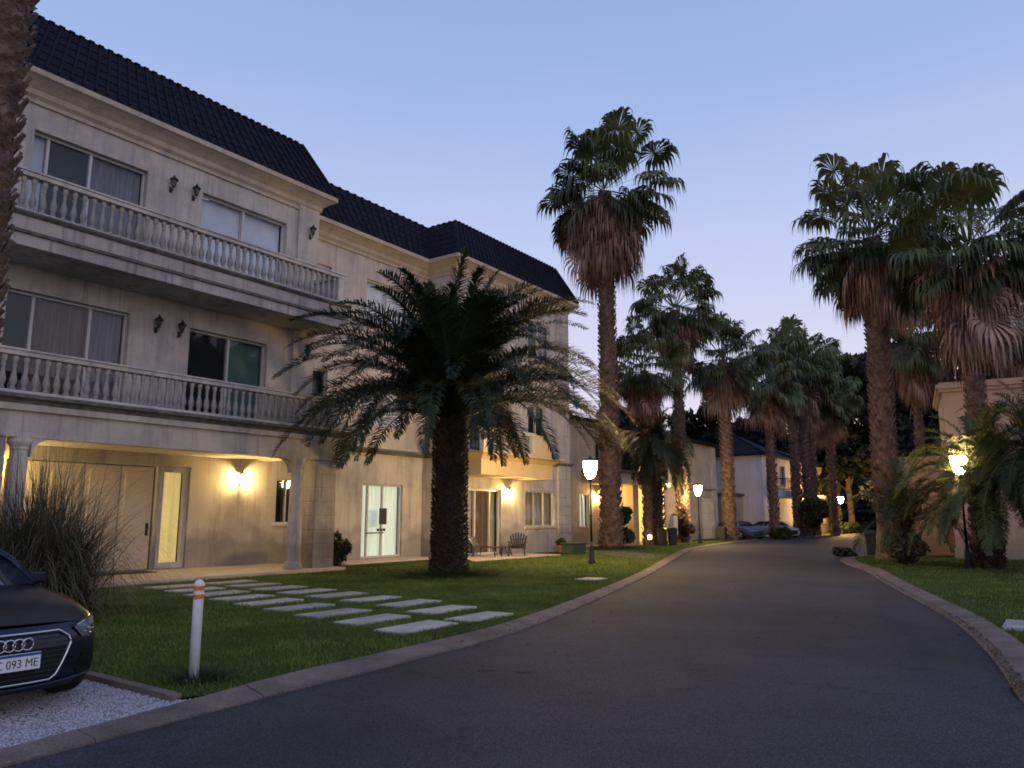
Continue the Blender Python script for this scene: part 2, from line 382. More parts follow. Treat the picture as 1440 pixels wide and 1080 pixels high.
# narrow gutter seam and leaf litter beside the right kerb
def offset_line(a, off):
    out = []
    for i, p in enumerate(a):
        q0 = Vector(a[max(i-1, 0)]); q1 = Vector(a[min(i+1, len(a)-1)]); t = (q1-q0).normalized(); nrm = Vector((t.y, -t.x))
        out.append((p[0]+nrm.x*off, p[1]+nrm.y*off))
    return out
LZ = .05
LI = [tuple(Vector(a).lerp(Vector(b), .66)) for a, b in zip(LR, LI)]; RI = [tuple(Vector(a).lerp(Vector(b), .66)) for a, b in zip(RR, RI)]; F2i = [tuple(Vector(a).lerp(Vector(b), .66)) for a, b in zip(F2, F2i)]
lawn_left = LI[5*3-3:] + [(40,110), (0,110), (-40,40), (-20,20)]
i0 = min(range(len(LI)), key=lambda i: (Vector(LI[i])-Vector((-2.86,7.4))).length)
drv = [W(4.2,-6.5), W(4.28,-8.4), W(4.5,-13), W(4.6,-20)]
lawn_left = [(p[0], p[1]) for p in drv[::-1]] + LI[i0:] + [(60,130), (-30,130)] 
sheet('lawn', lawn_left, LZ, M['lawn'])
sheet('lawn', RI + [(60,42), (60,-3)], LZ, M['lawn'])
sheet('lawn', F2i + [(100,91), (100,53)], LZ, M['lawn'])
g = [W(-6,-5.6), W(4.2,-6.45), W(4.28,-8.4), W(4.5,-13), W(4.6,-17.9), W(-6,-17.9)]
g = [(p[0], p[1]) for p in LI[:i0+1]] + [(p[0], p[1]) for p in drv] + [tuple(W(-12,-20))[:2]]
sheet('driveway_gravel', g, .028, M['gravel'])
mb = MB(); pts = [Vector((p.x, p.y, .04)) for p in drv]; 
for a, b in zip(pts, pts[1:]):
    t = (b-a).normalized(); nn = Vector((t.y, -t.x, 0)); mb.obox((a+b)/2, (b-a)/2, nn*.05, Vector((0,0,.045)))
tag(mb.build('driveway_edging', M['kerb']), kind='structure')

rng = np.random.default_rng(7)
def in_poly(P, poly):
    x, y = P[:,0], P[:,1]; c = np.zeros(len(P), bool); n = len(poly)
    for i in range(n):
        x1, y1 = poly[i]; x2, y2 = poly[(i+1) % n]
        k = ((y1 > y) != (y2 > y)); xi = (x2-x1)*(y-y1)/((y2-y1) if y2 != y1 else 1e-9)+x1
        c ^= k & (x < xi)
    return c
def keep_out(P, rects):                 # rects in street frame (s0,s1,d0,d1)
    s = P[:,0]*UX + P[:,1]*UY; d = P[:,0]*UY - P[:,1]*UX; k = np.ones(len(P), bool)
    for (a, b, c, e) in rects: k &= ~((s > a) & (s < b) & (d > c) & (d < e))
    return k
SLABS = []
for k in range(9):
    dd = -7.72 - 1.12*k
    for side, s0 in ((0, 8.72), (1, 10.15)):
        SLABS.append((k, side, s0 + .235*k*(1 if side == 0 else .72) + (0 if side == 0 else .25*min(k, 2)), dd + (0 if side else -.02)))
slab_rects = [(c-.58, c+.58, d-.26, d+.26) for (_, _, c, d) in SLABS]
OUT = slab_rects + [(-10, 24, -40, -18.1+.0), (22.7, 33, -40, -17.5), (16.6, 24.2, -40, -19.5), (33, 90, -60, -19.8)]
def blades(name, poly, box, n, h, wdt, far):
    P = rng.uniform((box[0], box[1]), (box[2], box[3]), (n, 2)); P = P[in_poly(P, poly)]; P = P[keep_out(P, OUT)]
    n = len(P); a = rng.uniform(0, 2*np.pi, n); hh = h*rng.uniform(.4, 1.4, n)*(.75+.5*np.abs(np.sin(P[:,0]*2.7+P[:,1]*1.9)*np.cos(P[:,1]*2.3-P[:,0]))); ww = wdt*rng.uniform(.7, 1.3, n)
    patch = .5+.5*np.sin(P[:,0]*1.3+np.sin(P[:,1]*.9)*2)*np.sin(P[:,1]*1.1+np.cos(P[:,0]*.7)*2)
    dx, dy = np.cos(a)*ww, np.sin(a)*ww; lean = rng.normal(0, .45, (n, 2))*hh[:,None]
    V = np.zeros((n, 3, 3)); V[:,0,:2] = P - np.c_[dx, dy]; V[:,1,:2] = P + np.c_[dx, dy]; V[:,2,:2] = P + lean
    V[:,:2,2] = LZ-.005; V[:,2,2] = LZ + hh
    t = np.repeat(np.clip(.15+.5*patch*rng.uniform(.4, 1.1, n)+rng.uniform(-.1, .3, n), 0, 1), 3)
    tag(npmesh(name, V.reshape(-1, 3), tris=np.arange(n*3).reshape(-1, 3), m=M['blade'], tint=t), far, 'grass', kind='stuff')
blades('lawn_grass', lawn_left, (-9, 6.5, 8, 22), 230000, .045, .006, 'short mown grass on the lawn beside the stepping slabs')
blades('lawn_grass', lawn_left, (-10, 22, 16, 60), 110000, .06, .013, 'short mown grass on the lawn under the tall palms')
blades('lawn_grass', RI + [(60,42), (60,-3)], (4, 5, 26, 38), 110000, .055, .010, 'short mown grass on the verge right of the road')

# pebbles on the driveway
def pebbles(name, poly, box, n, r, m, label, z=.03, flat=.6, tint=False):
    P = rng.uniform((box[0], box[1]), (box[2], box[3]), (n, 2)); P = P[in_poly(P, poly)] if poly else P
    n = len(P); base = np.array([(1,0,0), (-.5,.87,0), (-.5,-.87,0), (0,0,1), (0,0,-1)])
    V = base[None]*rng.uniform(.5, 1.2, (n, 5, 1))*r; V[:,:,2] *= flat
    a = rng.uniform(0, 6.28, n); c, s = np.cos(a)[:,None], np.sin(a)[:,None]
    x = V[:,:,0]*c - V[:,:,1]*s; y = V[:,:,0]*s + V[:,:,1]*c
    V = np.stack([x + P[:,0:1], y + P[:,1:2], V[:,:,2] + z], -1)
    T = np.array([(0,1,3), (1,2,3), (2,0,3), (1,0,4), (2,1,4), (0,2,4)])
    tr = (T[None] + (np.arange(n)*5)[:,None,None]).reshape(-1, 3)
    tag(npmesh(name, V.reshape(-1, 3), tris=tr, m=m, tint=np.repeat(rng.uniform(0, 1, n), 5)), label, name.replace('_', ' '), kind='stuff')
pebbles('gravel', g, (-7, 4.5, -1.5, 10.5), 60000, .017, M['pebble'], 'loose white gravel on the driveway under the car')
def along(a, off0, off1, n, i_lo, i_hi):
    i = rng.integers(i_lo, i_hi, n); t = rng.uniform(0, 1, n); A = np.array(a); p = A[i]*(1-t[:,None]) + A[i+1]*t[:,None]
    d = A[i+1]-A[i]; d /= np.linalg.norm(d, axis=1)[:,None]; nn = np.c_[d[:,1], -d[:,0]]
    return p + nn*rng.uniform(off0, off1, n)[:,None]
def litter(name, P, label, z, r=.03):
    n = len(P); a = rng.uniform(0, 6.28, n); L = r*rng.uniform(.5, 1.6, n)
    c = np.c_[np.cos(a), np.sin(a)]*L[:,None]; s = np.c_[-np.sin(a), np.cos(a)]*L[:,None]*.4
    V = np.zeros((n, 4, 3)); V[:,0,:2] = P-c; V[:,1,:2] = P+s; V[:,2,:2] = P+c; V[:,3,:2] = P-s
    V[:,:,2] = z + rng.uniform(0, .02, (n, 4))
    tag(npmesh(name, V.reshape(-1, 3), quads=np.arange(n*4).reshape(-1, 4), m=M['litter'], tint=np.repeat(rng.uniform(0, 1, n), 4)), label, 'leaf litter', kind='stuff')
litter('leaf_litter', along(RR, .0, .12, 1500, 14, 46), 'dry leaf litter caught along the right kerb', .042, .014)
litter('leaf_litter', along(LR, -.12, .03, 220, 34, 52), 'dry leaf litter caught along the left kerb by the lawn', .05, .018)
litter('leaf_litter', along(LR, .05, 1.2, 130, 30, 62), 'a few dry leaves lying on the asphalt near the left kerb', .012, .02)
litter('leaf_litter', rng.uniform((-9, 10), (6, 24), (260, 2)), 'scattered dry leaves lying on the lawn', .09, .022)

ORD = ['nearest the kerb', 'second from the kerb', 'third from the kerb', 'fourth from the kerb', 'fifth from the kerb', 'sixth from the kerb', 'seventh from the kerb', 'eighth from the kerb', 'farthest from the kerb, beside the portico']
mb = MB().box(-.60, .60, -.275, .275, -.04, 0); slab0 = None
for (k, side, c, d) in SLABS:
    if slab0 is None: slab0 = o = mb.build('paving_slab', M['slab'], bevel=.008)
    else: o = slab0.copy(); COL.objects.link(o)
    o.location = W(c, d, .078); o.rotation_euler = (R(random.uniform(-.7,.7)), R(random.uniform(-.5,.5)), PHI + R(random.uniform(-2, 2))); o.scale = (random.uniform(.96,1.03), random.uniform(.92,1.05), 1)
    tag(o, 'pale concrete slab in the %s row of stepping slabs, %s' % ('left' if side == 0 else 'right', ORD[k]), 'paving slab', 'stepping slabs across the lawn')
for (x, y, r, lab) in ((2.0, 20.3, .28, 'small pale concrete cover in the lawn near the left kerb'), (7.5, 11.6, .40, 'pale concrete slab in the grass right of the road')):
    o = MB().box(-r*1.3, r*1.3, -r, r, -.03, .03).build('concrete_cover', M['slab'], bevel=.01); o.location = (x, y, .06); o.rotation_euler = (0, 0, PHI)
    tag(o, lab, 'cover')
def blob(cx, cy, rx, ry, z, n=14, seed=1):
    r = random.Random(seed); return [(cx+rx*math.cos(2*math.pi*k/n)*r.uniform(.7, 1.2), cy+ry*math.sin(2*math.pi*k/n)*r.uniform(.7, 1.2)) for k in range(n)]
M['patch'] = plain('road_patch', (.035,.03,.034), (.022,.02,.022), 6, .9, .4, 80)
for i, (x, y) in enumerate(((-.27, 8.7), (.13, 8.6), (4.4, 8.8))):
    sheet('road_patch', blob(x, y, .12, .045, 0, seed=i), .008, M['patch'])

def tuft(x, y, rad, n, h, label, seed):
    r = np.random.default_rng(seed); P = np.c_[r.normal(x, rad, n), r.normal(y, rad, n)]; a = r.uniform(0, 6.28, n); hh = h*r.uniform(.4, 1.2, n)
    V = np.zeros((n, 3, 3)); V[:,0,:2] = P - np.c_[np.cos(a), np.sin(a)]*.006; V[:,1,:2] = P + np.c_[np.cos(a), np.sin(a)]*.006
    V[:,2,:2] = P + r.normal(0, .5, (n, 2))*hh[:,None] + (P-np.array([x, y]))*.6; V[:,:2,2] = .04; V[:,2,2] = .05 + hh
    tag(npmesh('grass_tuft', V.reshape(-1, 3), tris=np.arange(n*3).reshape(-1, 3), m=M['bush'], tint=np.repeat(r.uniform(0, 1, n), 3)), label, 'grass', kind='stuff')
tuft(-3.02, 7.98, .13, 420, .13, 'dark grass tuft around the foot of the bollard', 3)
tuft(-1.72, 21.6, .62, 2600, .22, 'longer grass around the foot of the stocky date palm', 4)
tuft(5.0, 39.6, .7, 1500, .3, 'longer grass around the foot of the tallest fan palm', 5)
# paths
sheet('path', [(5.2,30.6), (6.5,33.3), (5.6,36.5), (3.6,39.2), (5.5,44), (3.5,45), (.6,39.5), (3.5,36), (4.2,32.5)], .058, M['kerb'])

# ------------------------------------------------------------------ apartment building
BO = W(11.65, -19.6)
def root_frame(s, d): return W(s, d)
class FR:                                  # a building standing in the street frame; local x = s - s0, local y = -(d - d0)
    def __init__(self, name, s0, d0, label, cat, group=None):
        self.s0, self.d0 = s0, d0; self.e = empty(name, W(s0, d0), PHI, label, cat, group)
    def L(self, s, y, z): return (s-self.s0, y+self.d0, z)    # y = distance behind the camera line (= -d)
    def box(self, mb, s0, s1, y0, y1, z0, z1): return mb.box(s0-self.s0, s1-self.s0, y0+self.d0, y1+self.d0, z0, z1)
def panel(fr, A, B, z0, z1, holes=(), depth=.22, mb=None):
    """wall face from A to B (street frame s,y), outward = right-hand side seen from the road; holes = (a0,a1,z0,z1) along the wall"""
    mb = mb or MB(); A = Vector(A); B = Vector(B); Ln = (B-A).length; t = (B-A)/Ln; n = Vector((-t.y, t.x))   # inward normal
    xs = sorted({0, Ln, *[h[0] for h in holes], *[h[1] for h in holes]}); zs = sorted({z0, z1, *[h[2] for h in holes], *[h[3] for h in holes]})
    def pt(a, z, dp=0): q = A + t*a + n*dp; return fr.L(q.x, q.y, z)
    for i in range(len(xs)-1):
        for j in range(len(zs)-1):
            a0, a1, b0, b1 = xs[i], xs[i+1], zs[j], zs[j+1]; cx, cz = (a0+a1)/2, (b0+b1)/2
            if any(h[0] < cx < h[1] and h[2] < cz < h[3] for h in holes): continue
            mb.quad(pt(a0, b0), pt(a1, b0), pt(a1, b1), pt(a0, b1))
    for (a0, a1, b0, b1) in holes:
        mb.quad(pt(a0, b0), pt(a0, b0, depth), pt(a0, b1, depth), pt(a0, b1)); mb.quad(pt(a1, b0), pt(a1, b1), pt(a1, b1, depth), pt(a1, b0, depth))
        mb.quad(pt(a0, b1), pt(a1, b1), pt(a1, b1, depth), pt(a0, b1, depth)); mb.quad(pt(a0, b0), pt(a0, b0, depth), pt(a1, b0, depth), pt(a1, b0))
    return mb
def window(fr, A, B, h, sashes, frame='frame', depth=.14, name='window', label=None, fw=.05, sill=True, wallm='cornice'):
    """sashes = list of (fraction of the width, curtain material)"""
    A = Vector(A); B = Vector(B); t = (B-A).normalized(); n = Vector((-t.y, t.x)); a0, a1, b0, b1 = h
    def ob(mb, x0, x1, d0, d1, z0, z1):
        c = A + t*((x0+x1)/2) + n*((d0+d1)/2)
        mb.obox(fr.L(c.x, c.y, (z0+z1)/2), (t.x*(x1-x0)/2, t.y*(x1-x0)/2, 0), (n.x*(d1-d0)/2, n.y*(d1-d0)/2, 0), (0, 0, (z1-z0)/2)); return mb
    mb = MB(); e = .004
    ob(mb, a0+e, a1-e, depth-.05, depth+.05, b1-fw-.01, b1-e); ob(mb, a0+e, a1-e, depth-.05, depth+.05, b0+e, b0+fw+.01)
    ob(mb, a0+e, a0+fw, depth-.05, depth+.05, b0+fw+.012, b1-fw-.012); ob(mb, a1-fw, a1-e, depth-.05, depth+.05, b0+fw+.012, b1-fw-.012)
    x = a0; wd = a1-a0
    for i, (fr_, _) in enumerate(sashes[:-1]):
        x += wd*fr_; ob(mb, x-.035, x+.035, depth-.04, depth+.06, b0+fw+.012, b1-fw-.012)
    w_ = mb.build(name, M[frame], fr.e, bevel=.006)
    if label: w_['label'] = label
    x = a0
    for i, (fr_, cm) in enumerate(sashes):
        x0, x1 = x + (fw if i == 0 else .037), x + wd*fr_ - (fw if i == len(sashes)-1 else .037); x += wd*fr_
        pa, pb_ = A + t*x0 + n*(depth+.009), A + t*x1 + n*(depth+.009)
        MB().quad(fr.L(pa.x, pa.y, b0+fw+.014), fr.L(pb_.x, pb_.y, b0+fw+.014), fr.L(pb_.x, pb_.y, b1-fw-.014), fr.L(pa.x, pa.y, b1-fw-.014)).build('pane', M['glass'], w_)
        cb = MB(); k = max(4, int((x1-x0)/.05)); rr = random.Random(int(x0*97)+int(b0*31))
        flat = cm in ('cur_white', 'cur_dark', 'cur_green')
        row = []
        for q in range(k+1):
            a = x0-.03 + (x1-x0+.06)*q/k; dd = depth+.16 + (0 if flat else .028*math.sin(q*1.3+rr.uniform(0, .8)))
            p = A + t*a + n*dd; row.append((p.x, p.y))
        for q in range(k):
            cb.quad(fr.L(*row[q], b0+.02), fr.L(*row[q+1], b0+.02), fr.L(*row[q+1], b1-.02), fr.L(*row[q], b1-.02))
        cb.build('curtain', M[cm], w_)
    if sill:
        ob(MB(), a0-.08, a1+.08, -.07, .06, b0-.09, b0-.003).build('sill', M[wallm], w_, bevel=.01)
    return w_
def sweep(fr, path, prof, mb=None):
    """profile [(outward, z)] swept along a street-frame polyline with mitred corners"""
    mb = mb or MB(); P = [Vector(p) for p in path]; nn = []
    for i in range(len(P)):
        ns = []
        if i: t = (P[i]-P[i-1]).normalized(); ns.append(Vector((t.y, -t.x)))
        if i < len(P)-1: t = (P[i+1]-P[i]).normalized(); ns.append(Vector((t.y, -t.x)))
        if len(ns) == 2: m = ns[0]+ns[1]; m = m/(1+ns[0].dot(ns[1])); nn.append(m)
        else: nn.append(ns[0])
    rows = [[fr.L(P[i].x+nn[i].x*o, P[i].y+nn[i].y*o, z) for (o, z) in prof] for i in range(len(P))]
    for i in range(len(P)-1):
        for j in range(len(prof)-1): mb.quad(rows[i][j], rows[i+1][j], rows[i+1][j+1], rows[i][j+1])
    for r in (rows[0], rows[-1]): mb.quad(*r)
    return mb, rows

A = FR('apartment_building', 11.65, -19.6, 'long cream three storey apartment building with dark mansard roof and stone balconies', 'building')
UP = [(-3,30), (-3,21.2), (6.7,21.2), (6.7,19.6), (16.6,19.6), (16.6,21.2), (24.1,21.2), (24.1,19.65), (32.85,19.65), (32.85,30), (-3,30)]
# wing wall with the two upper storeys
hA3 = [(1.15,4.05,8.35,10.9), (5.72,8.75,8.35,10.9)]; hA2 = [(.95,3.88,4.35,6.88), (5.62,8.25,4.35,6.85)]
w1 = panel(A, (6.7,19.6), (16.6,19.6), 4.15, 12.15, hA3+hA2, .3)
panel(A, (6.7,21.2), (6.7,19.6), 4.15, 12.15, (), mb=w1); panel(A, (16.6,19.6), (16.6,21.2), 4.15, 12.15, (), mb=w1)
hB = [(1.05,2.2,4.7,6.8), (4.0,6.4,5.0,6.8), (1.05,2.2,8.6,10.65), (4.0,6.4,8.95,10.7)]
panel(A, (16.6,21.2), (24.1,21.2), 4.15, 12.15, hB, mb=w1)
panel(A, (-3,21.2), (6.7,21.2), 4.15, 12.15, (), mb=w1)
panel(A, (24.1,21.3), (24.1,19.65), 0, 12.15, (), mb=w1)
hC = [(.8,3.2,.1,2.78), (5.05,7.5,1.2,2.78), (1.0,3.4,4.3,6.6), (5.3,6.8,4.9,6.7), (1.0,3.4,8.7,10.7), (5.3,7.2,8.9,10.7)]
panel(A, (24.1,19.65), (32.85,19.65), 0, 12.15, hC, mb=w1); panel(A, (32.85,19.65), (32.85,30), 0, 12.15, (), mb=w1)
# ground floor behind the portico
hG = [(15.8,16.75,.16,3.08), (11.7,15.7,.16,3.05), (19.9,20.92,1.4,2.88), (23.8,25.98,.12,2.86)]
panel(A, (-3,21.3), (24.1,21.3), 0, 4.15, hG, mb=w1); panel(A, (-3,30), (-3,21.2), 0, 12.15, (), mb=w1); panel(A, (32.85,30), (-3,30), 0, 12.15, (), mb=w1)
w1.build('wall', M['cream'], A.e)
window(A, (6.7,19.6), (16.6,19.6), hA3[0], [(.14,'cur_white'), (.36,'cur_dark'), (.5,'cur_grey')], depth=.2, label='wide top floor window with dark panes', sill=False)
window(A, (6.7,19.6), (16.6,19.6), hA3[1], [(.5,'cur_white'), (.5,'cur_white')], depth=.2, label='top floor window with white blinds drawn', sill=False)
window(A, (6.7,19.6), (16.6,19.6), hA2[0], [(.22,'cur_dark'), (.46,'cur_brown'), (.32,'cur_grey')], depth=.2, label='first floor window with brown curtain', sill=False)
window(A, (6.7,19.6), (16.6,19.6), hA2[1], [(.52,'cur_dark'), (.48,'cur_green')], depth=.2, label='first floor window with green screen', sill=False)
for h, sa in zip(hB, ([(.4,'cur_dark'), (.6,'cur_dark')], [(.5,'cur_white'), (.5,'cur_white')], [(.5,'cur_beige'), (.5,'cur_beige')], [(.5,'cur_white'), (.5,'cur_white')])):
    window(A, (16.6,21.2), (24.1,21.2), h, sa)
window(A, (24.1,19.65), (32.85,19.65), hC[0], [(.3,'cur_beige'), (.42,'cur_brown'), (.28,'cur_beige')], name='door', label='garden door with brown curtain behind its panes', sill=False, fw=.08)
window(A, (24.1,19.65), (32.85,19.65), hC[1], [(.34,'cur_beige'), (.33,'cur_beige'), (.33,'cur_beige')])
for h, sa in zip(hC[2:], ([(.5,'cur_dark'), (.5,'cur_brown')], [(.5,'cur_dark'), (.5,'cur_dark')], [(.5,'cur_white'), (.5,'cur_white')], [(.5,'cur_dark'), (.5,'cur_grey')])):
    window(A, (24.1,19.65), (32.85,19.65), h, sa)
window(A, (-3,21.3), (24.1,21.3), hG[0], [(1.0,'glow_yellow')], name='door', label='tall sidelight glowing yellow beside the wide door', sill=False, fw=.16)
window(A, (-3,21.3), (24.1,21.3), hG[2], [(.45,'cur_dark'), (.55,'cur_dark')])
wd = window(A, (-3,21.3), (24.1,21.3), hG[3], [(.18,'glow_green'), (.36,'glow_green'), (.46,'glow_green')], name='door', label='glazed door with pale green lit curtains', sill=False, fw=.06)
A.box(MB(), 21.6, 21.98, 21.17, 21.20, 1.35, 1.95).build('door_sign', M['plastic_dark'], wd)
hd = MB(); A.box(hd, 20.95, 21.85, 21.18, 21.21, 1.02, 1.06); 
for q in (21.5,21.67,21.82): A.box(hd, q, q+.09, 21.16, 21.2, 1.1, 1.2)
hd.build('handle', M['iron'], wd)
# wide pale panelled door under the portico
dm = MB()
for k in range(4): A.box(dm, 8.74+k*.985, 8.74+k*.985+.965, 21.42, 21.46, .17, 3.03)
for k in range(4):
    A.box(dm, 8.86+k*.985, 9.57+k*.985, 21.405, 21.43, .3, 2.9)
dr = dm.build('door', M['door'], A.e, bevel=.012); dr['label'] = 'wide pale panelled door under the portico'
A.box(MB(), 12.5, 12.56, 21.36, 21.40, 1.1, 1.45).build('handle', M['iron'], dr)
# pilasters
for (xa, xb) in ((15.85, 16.68), (6.62, 7.3)): pl = MB(); A.box(pl, xa, xb, 19.5, 19.75, 4.2, 11.7); pl.build('pilaster', M['cream'], A.e, bevel=.01)
pl = MB()
for z in np.arange(.02, 11.6, .42):
    if 4.0 < z+.2 < 4.45: continue
    A.box(pl, 31.85, 32.93, 19.56, 20.2, z, z+.40)
A.box(pl, 31.87, 32.91, 19.58, 20.18, .01, 11.6)
pl.build('pilaster', M['cream'], A.e, bevel=.02)
# storey mouldings, cornice and mansard roof
mb, _ = sweep(A, [(16.6,21.2), (24.1,21.2), (24.1,19.65), (32.9,19.65), (32.9,24)], [(0,3.98), (.05,3.98), (.10,4.06), (.20,4.10), (.20,4.17), (0,4.2)]); mb.build('moulding', M['cap_dark'], A.e)
mb, _ = sweep(A, UP, [(0,11.52), (.06,11.52), (.06,11.62), (.14,11.70), (.16,11.82), (.30,11.95), (.42,12.03), (.50,12.06), (.50,12.2), (0,12.22)]); mb.build('cornice', M['cornice'], A.e)
mb, rows = sweep(A, UP, [(.46,12.205), (.46,12.26), (-.4,14.0), (-.40,14.06), (-1.3,14.12)])
for i in range(len(UP)-1):
    a0, a1, b0, b1 = Vector(rows[i][1]), Vector(rows[i+1][1]), Vector(rows[i][2]), Vector(rows[i+1][2])
    Ls = (a1-a0).length; k = max(2, int(Ls/.30)); t = (a1-a0).normalized(); nrm = (b0-a0).cross(t).normalized()
    if nrm.z < 0: nrm = -nrm
    for q in range(1, k):
        p0 = a0.lerp(a1, q/k); p1 = b0.lerp(b1, q/k); c = (p0+p1)/2; ax = (p1-p0)/2
        mb.obox(c + nrm*.01 + ax.normalized()*.03, ax*1.0, t*.028, nrm*.03)
        mb.obox(p1 + Vector((0,0,.045)), t*.07, Vector((-t.y, t.x, 0))*.06, Vector((0,0,.018)))
        for c_ in range(1, 6):                              # overlapping courses
            pa = p0.lerp(p1, c_/6); mb.obox(pa + t*Ls/k*.5 + nrm*.012, t*Ls/k*.42, ax.normalized()*.012, nrm*.009)
for (a, b) in ((3,0),(4,0),(7,0),(8,0)):                     # hips
    p0, p1 = Vector(rows[a][1]), Vector(rows[a][2]); mb.tube([p0, p1+Vector((0,0,.03))], .07, 6)
mb.build('roof', M['roof'], A.e)
mb = MB()
for (s0, s1, y) in ((-3.5,6.7,22), (6.7,16.5,20.6), (16.5,24.5,22.3), (24.5,32.4,20.6)): A.box(mb, s0+.8, s1-.3, y, 29.5, 13.9, 14.1)
mb.build('roof_deck', M['roof'], A.e)

# portico: floor, slab, columns
mb = MB(); A.box(mb, 6.3, 16.95, 17.95, 21.3, 0, .14); fl = mb.build('portico_floor', M['tile'], A.e, bevel=.015)
mb = MB(); A.box(mb, 6.6, 16.68, 18.12, 21.29, 3.42, 4.14); A.box(mb, 6.6, 16.68, 18.12, 18.5, 3.3, 3.42)
for (x, sg) in ((7.88, 1), (15.02, -1)):                     # rounded corners of the opening
    pts = [(x, 3.3)] + [(x + sg*.42*(1-math.cos(q)), 3.3-.42*(1-math.sin(q))) for q in np.linspace(0, math.pi/2, 8)]
    n0 = len(mb.v); m_ = len(pts)
    for yy in (18.14, 18.46): mb.v += [A.L(px, yy, pz) for (px, pz) in pts]
    mb.f += [tuple(range(n0, n0+m_)), tuple(range(n0+m_, n0+2*m_))[::-1]] + [(n0+i, n0+(i+1) % m_, n0+m_+(i+1) % m_, n0+m_+i) for i in range(m_)]
A.box(mb, 6.55, 16.75, 18.02, 18.13, 3.86, 4.0)
mb.build('portico_slab', M['cream'], A.e, bevel=.01)
mb, _ = sweep(A, [(6.6,21.1), (6.6,18.1), (16.7,18.1), (16.7,21.1)], [(-.01,4.0), (.06,4.0), (.10,4.08), (.22,4.12), (.22,4.2), (-.4,4.22)]); mb.build('moulding', M['cap_dark'], A.e)
def column(c, y, r=.2):
    mb = MB().lathe([(r*1.4,.14), (r*1.4,.22), (r*1.2,.26), (r*1.15,.32), (r,.38), (r*.98,1.6), (r*.86,3.02), (r*.95,3.06), (r*.95,3.1), (r*1.15,3.16), (r*1.25,3.2), (r*1.25,3.3)], A.L(c, y, 0), 24)
    return mb.build('column', M['baluster'], A.e, smooth=False)
for c in (7.72, 15.25): column(c, 18.33)
def pillar(s0, s1, y0, y1):
    mb = MB()
    for k in range(8): A.box(mb, s0, s1, y0, y1, .02+k*.41, .02+k*.41+.396)
    A.box(mb, s0+.02, s1-.02, y0+.02, y1-.02, .01, 3.3)
    return mb.build('pillar', M['cream_dirty'], A.e, bevel=.012)
pillar(15.82, 16.62, 18.16, 18.9); pillar(6.62, 7.38, 18.16, 18.9)

# balconies
bal0 = None
def balustrade(s0, s1, y, z0, z1, spacing, returns, gaps=()):
    global bal0
    mb = MB(); A.box(mb, s0, s1, y, y+.24, z1-.12, z1-.02); A.box(mb, s0-.03, s1+.03, y-.03, y+.27, z1-.02, z1+.03)
    A.box(mb, s0, s1, y+.02, y+.22, z0, z0+.10)
    for (x, y1) in returns:
        A.box(mb, x-.11, x+.11, y+.28, y1, z1-.12, z1); A.box(mb, x-.11, x+.11, y+.28, y1, z0, z0+.1)
        A.box(mb, x-.03, x+.03, y+.28, y1, z0+.1, z1-.12)
    for x in (s0+.01, s1-.23): A.box(mb, x, x+.22, y+.01, y+.23, z0+.1, z1-.12)
    B = mb.build('balustrade', M['baluster'], A.e, bevel=.01)
    x = s0+.23+spacing*.55; H = z1-.12-(z0+.10)
    n = int((s1-.23-x)/spacing)
    for k in range(n+1):
        xx = x + spacing*k
        if any(a < xx < b for a, b in gaps): continue
        if bal0 is None:
            pr = [(.062,0), (.062,.06), (.04,.09), (.045,.12), (.072,.22), (.078,.30), (.06,.42), (.036,.56), (.034,.66), (.05,.70), (.036,.74), (.05,.84), (.062,.88), (.062,1)]
            m2 = MB().lathe(pr, (0,0,0), 10); bal0 = b = m2.build('baluster', M['baluster'], B, smooth=True)
        else: b = bal0.copy(); COL.objects.link(b); b.parent = B
        b.location = A.L(xx, y+.12, z0+.10); b.scale = (1, 1, H)
    return B
balustrade(6.62, 16.62, 18.12, 4.2, 5.17, .222, ((6.75,19.5), (16.5,21.1)))
balustrade(6.62, 16.62, 18.12, 8.22, 9.2, .222, ((6.75,19.5), (16.5,21.1)))
mb = MB(); A.box(mb, 6.58, 16.66, 18.08, 19.59, 7.46, 7.74); A.box(mb, 6.52, 16.72, 18.02, 19.59, 7.80, 8.12); A.box(mb, 16.6, 16.66, 19.59, 21.19, 7.46, 8.12); mb.build('balcony_slab', M['cream_dirty'], A.e, bevel=.015)
mb, _ = sweep(A, [(6.55,19.55), (6.55,18.05), (16.69,18.05), (16.69,21.1)], [(-.1,7.735), (.03,7.735), (.03,7.805), (-.1,7.805)])
sweep(A, [(6.55,19.55), (6.55,18.05), (16.69,18.05), (16.69,21.1)], [(-.1,8.115), (.07,8.115), (.12,8.17), (.12,8.215), (-.5,8.222)], mb); mb.build('moulding', M['cap_dark'], A.e)
# projecting section balcony, yellow lamplight painted into its stucco colour
mb = MB(); A.box(mb, 24.12, 29.3, 18.3, 19.64, 3.25, 3.98); mb.build('balcony_slab', M['yellow'], A.e, bevel=.02)
mb, _ = sweep(A, [(24.15,19.6), (24.15,18.32), (29.28,18.32), (29.28,19.6)], [(0,3.84), (.06,3.86), (.22,4.0), (.42,4.06), (.42,4.13), (-.3,4.15)]); mb.build('moulding', M['yellow'], A.e)
balustrade(24.3, 28.0, 18.32, 4.2-.05, 5.12, .25, ())
mb = MB(); A.box(mb, 28.02, 29.2, 18.34, 18.56, 4.15, 5.1); mb.build('parapet', M['yellow'], A.e, bevel=.02)
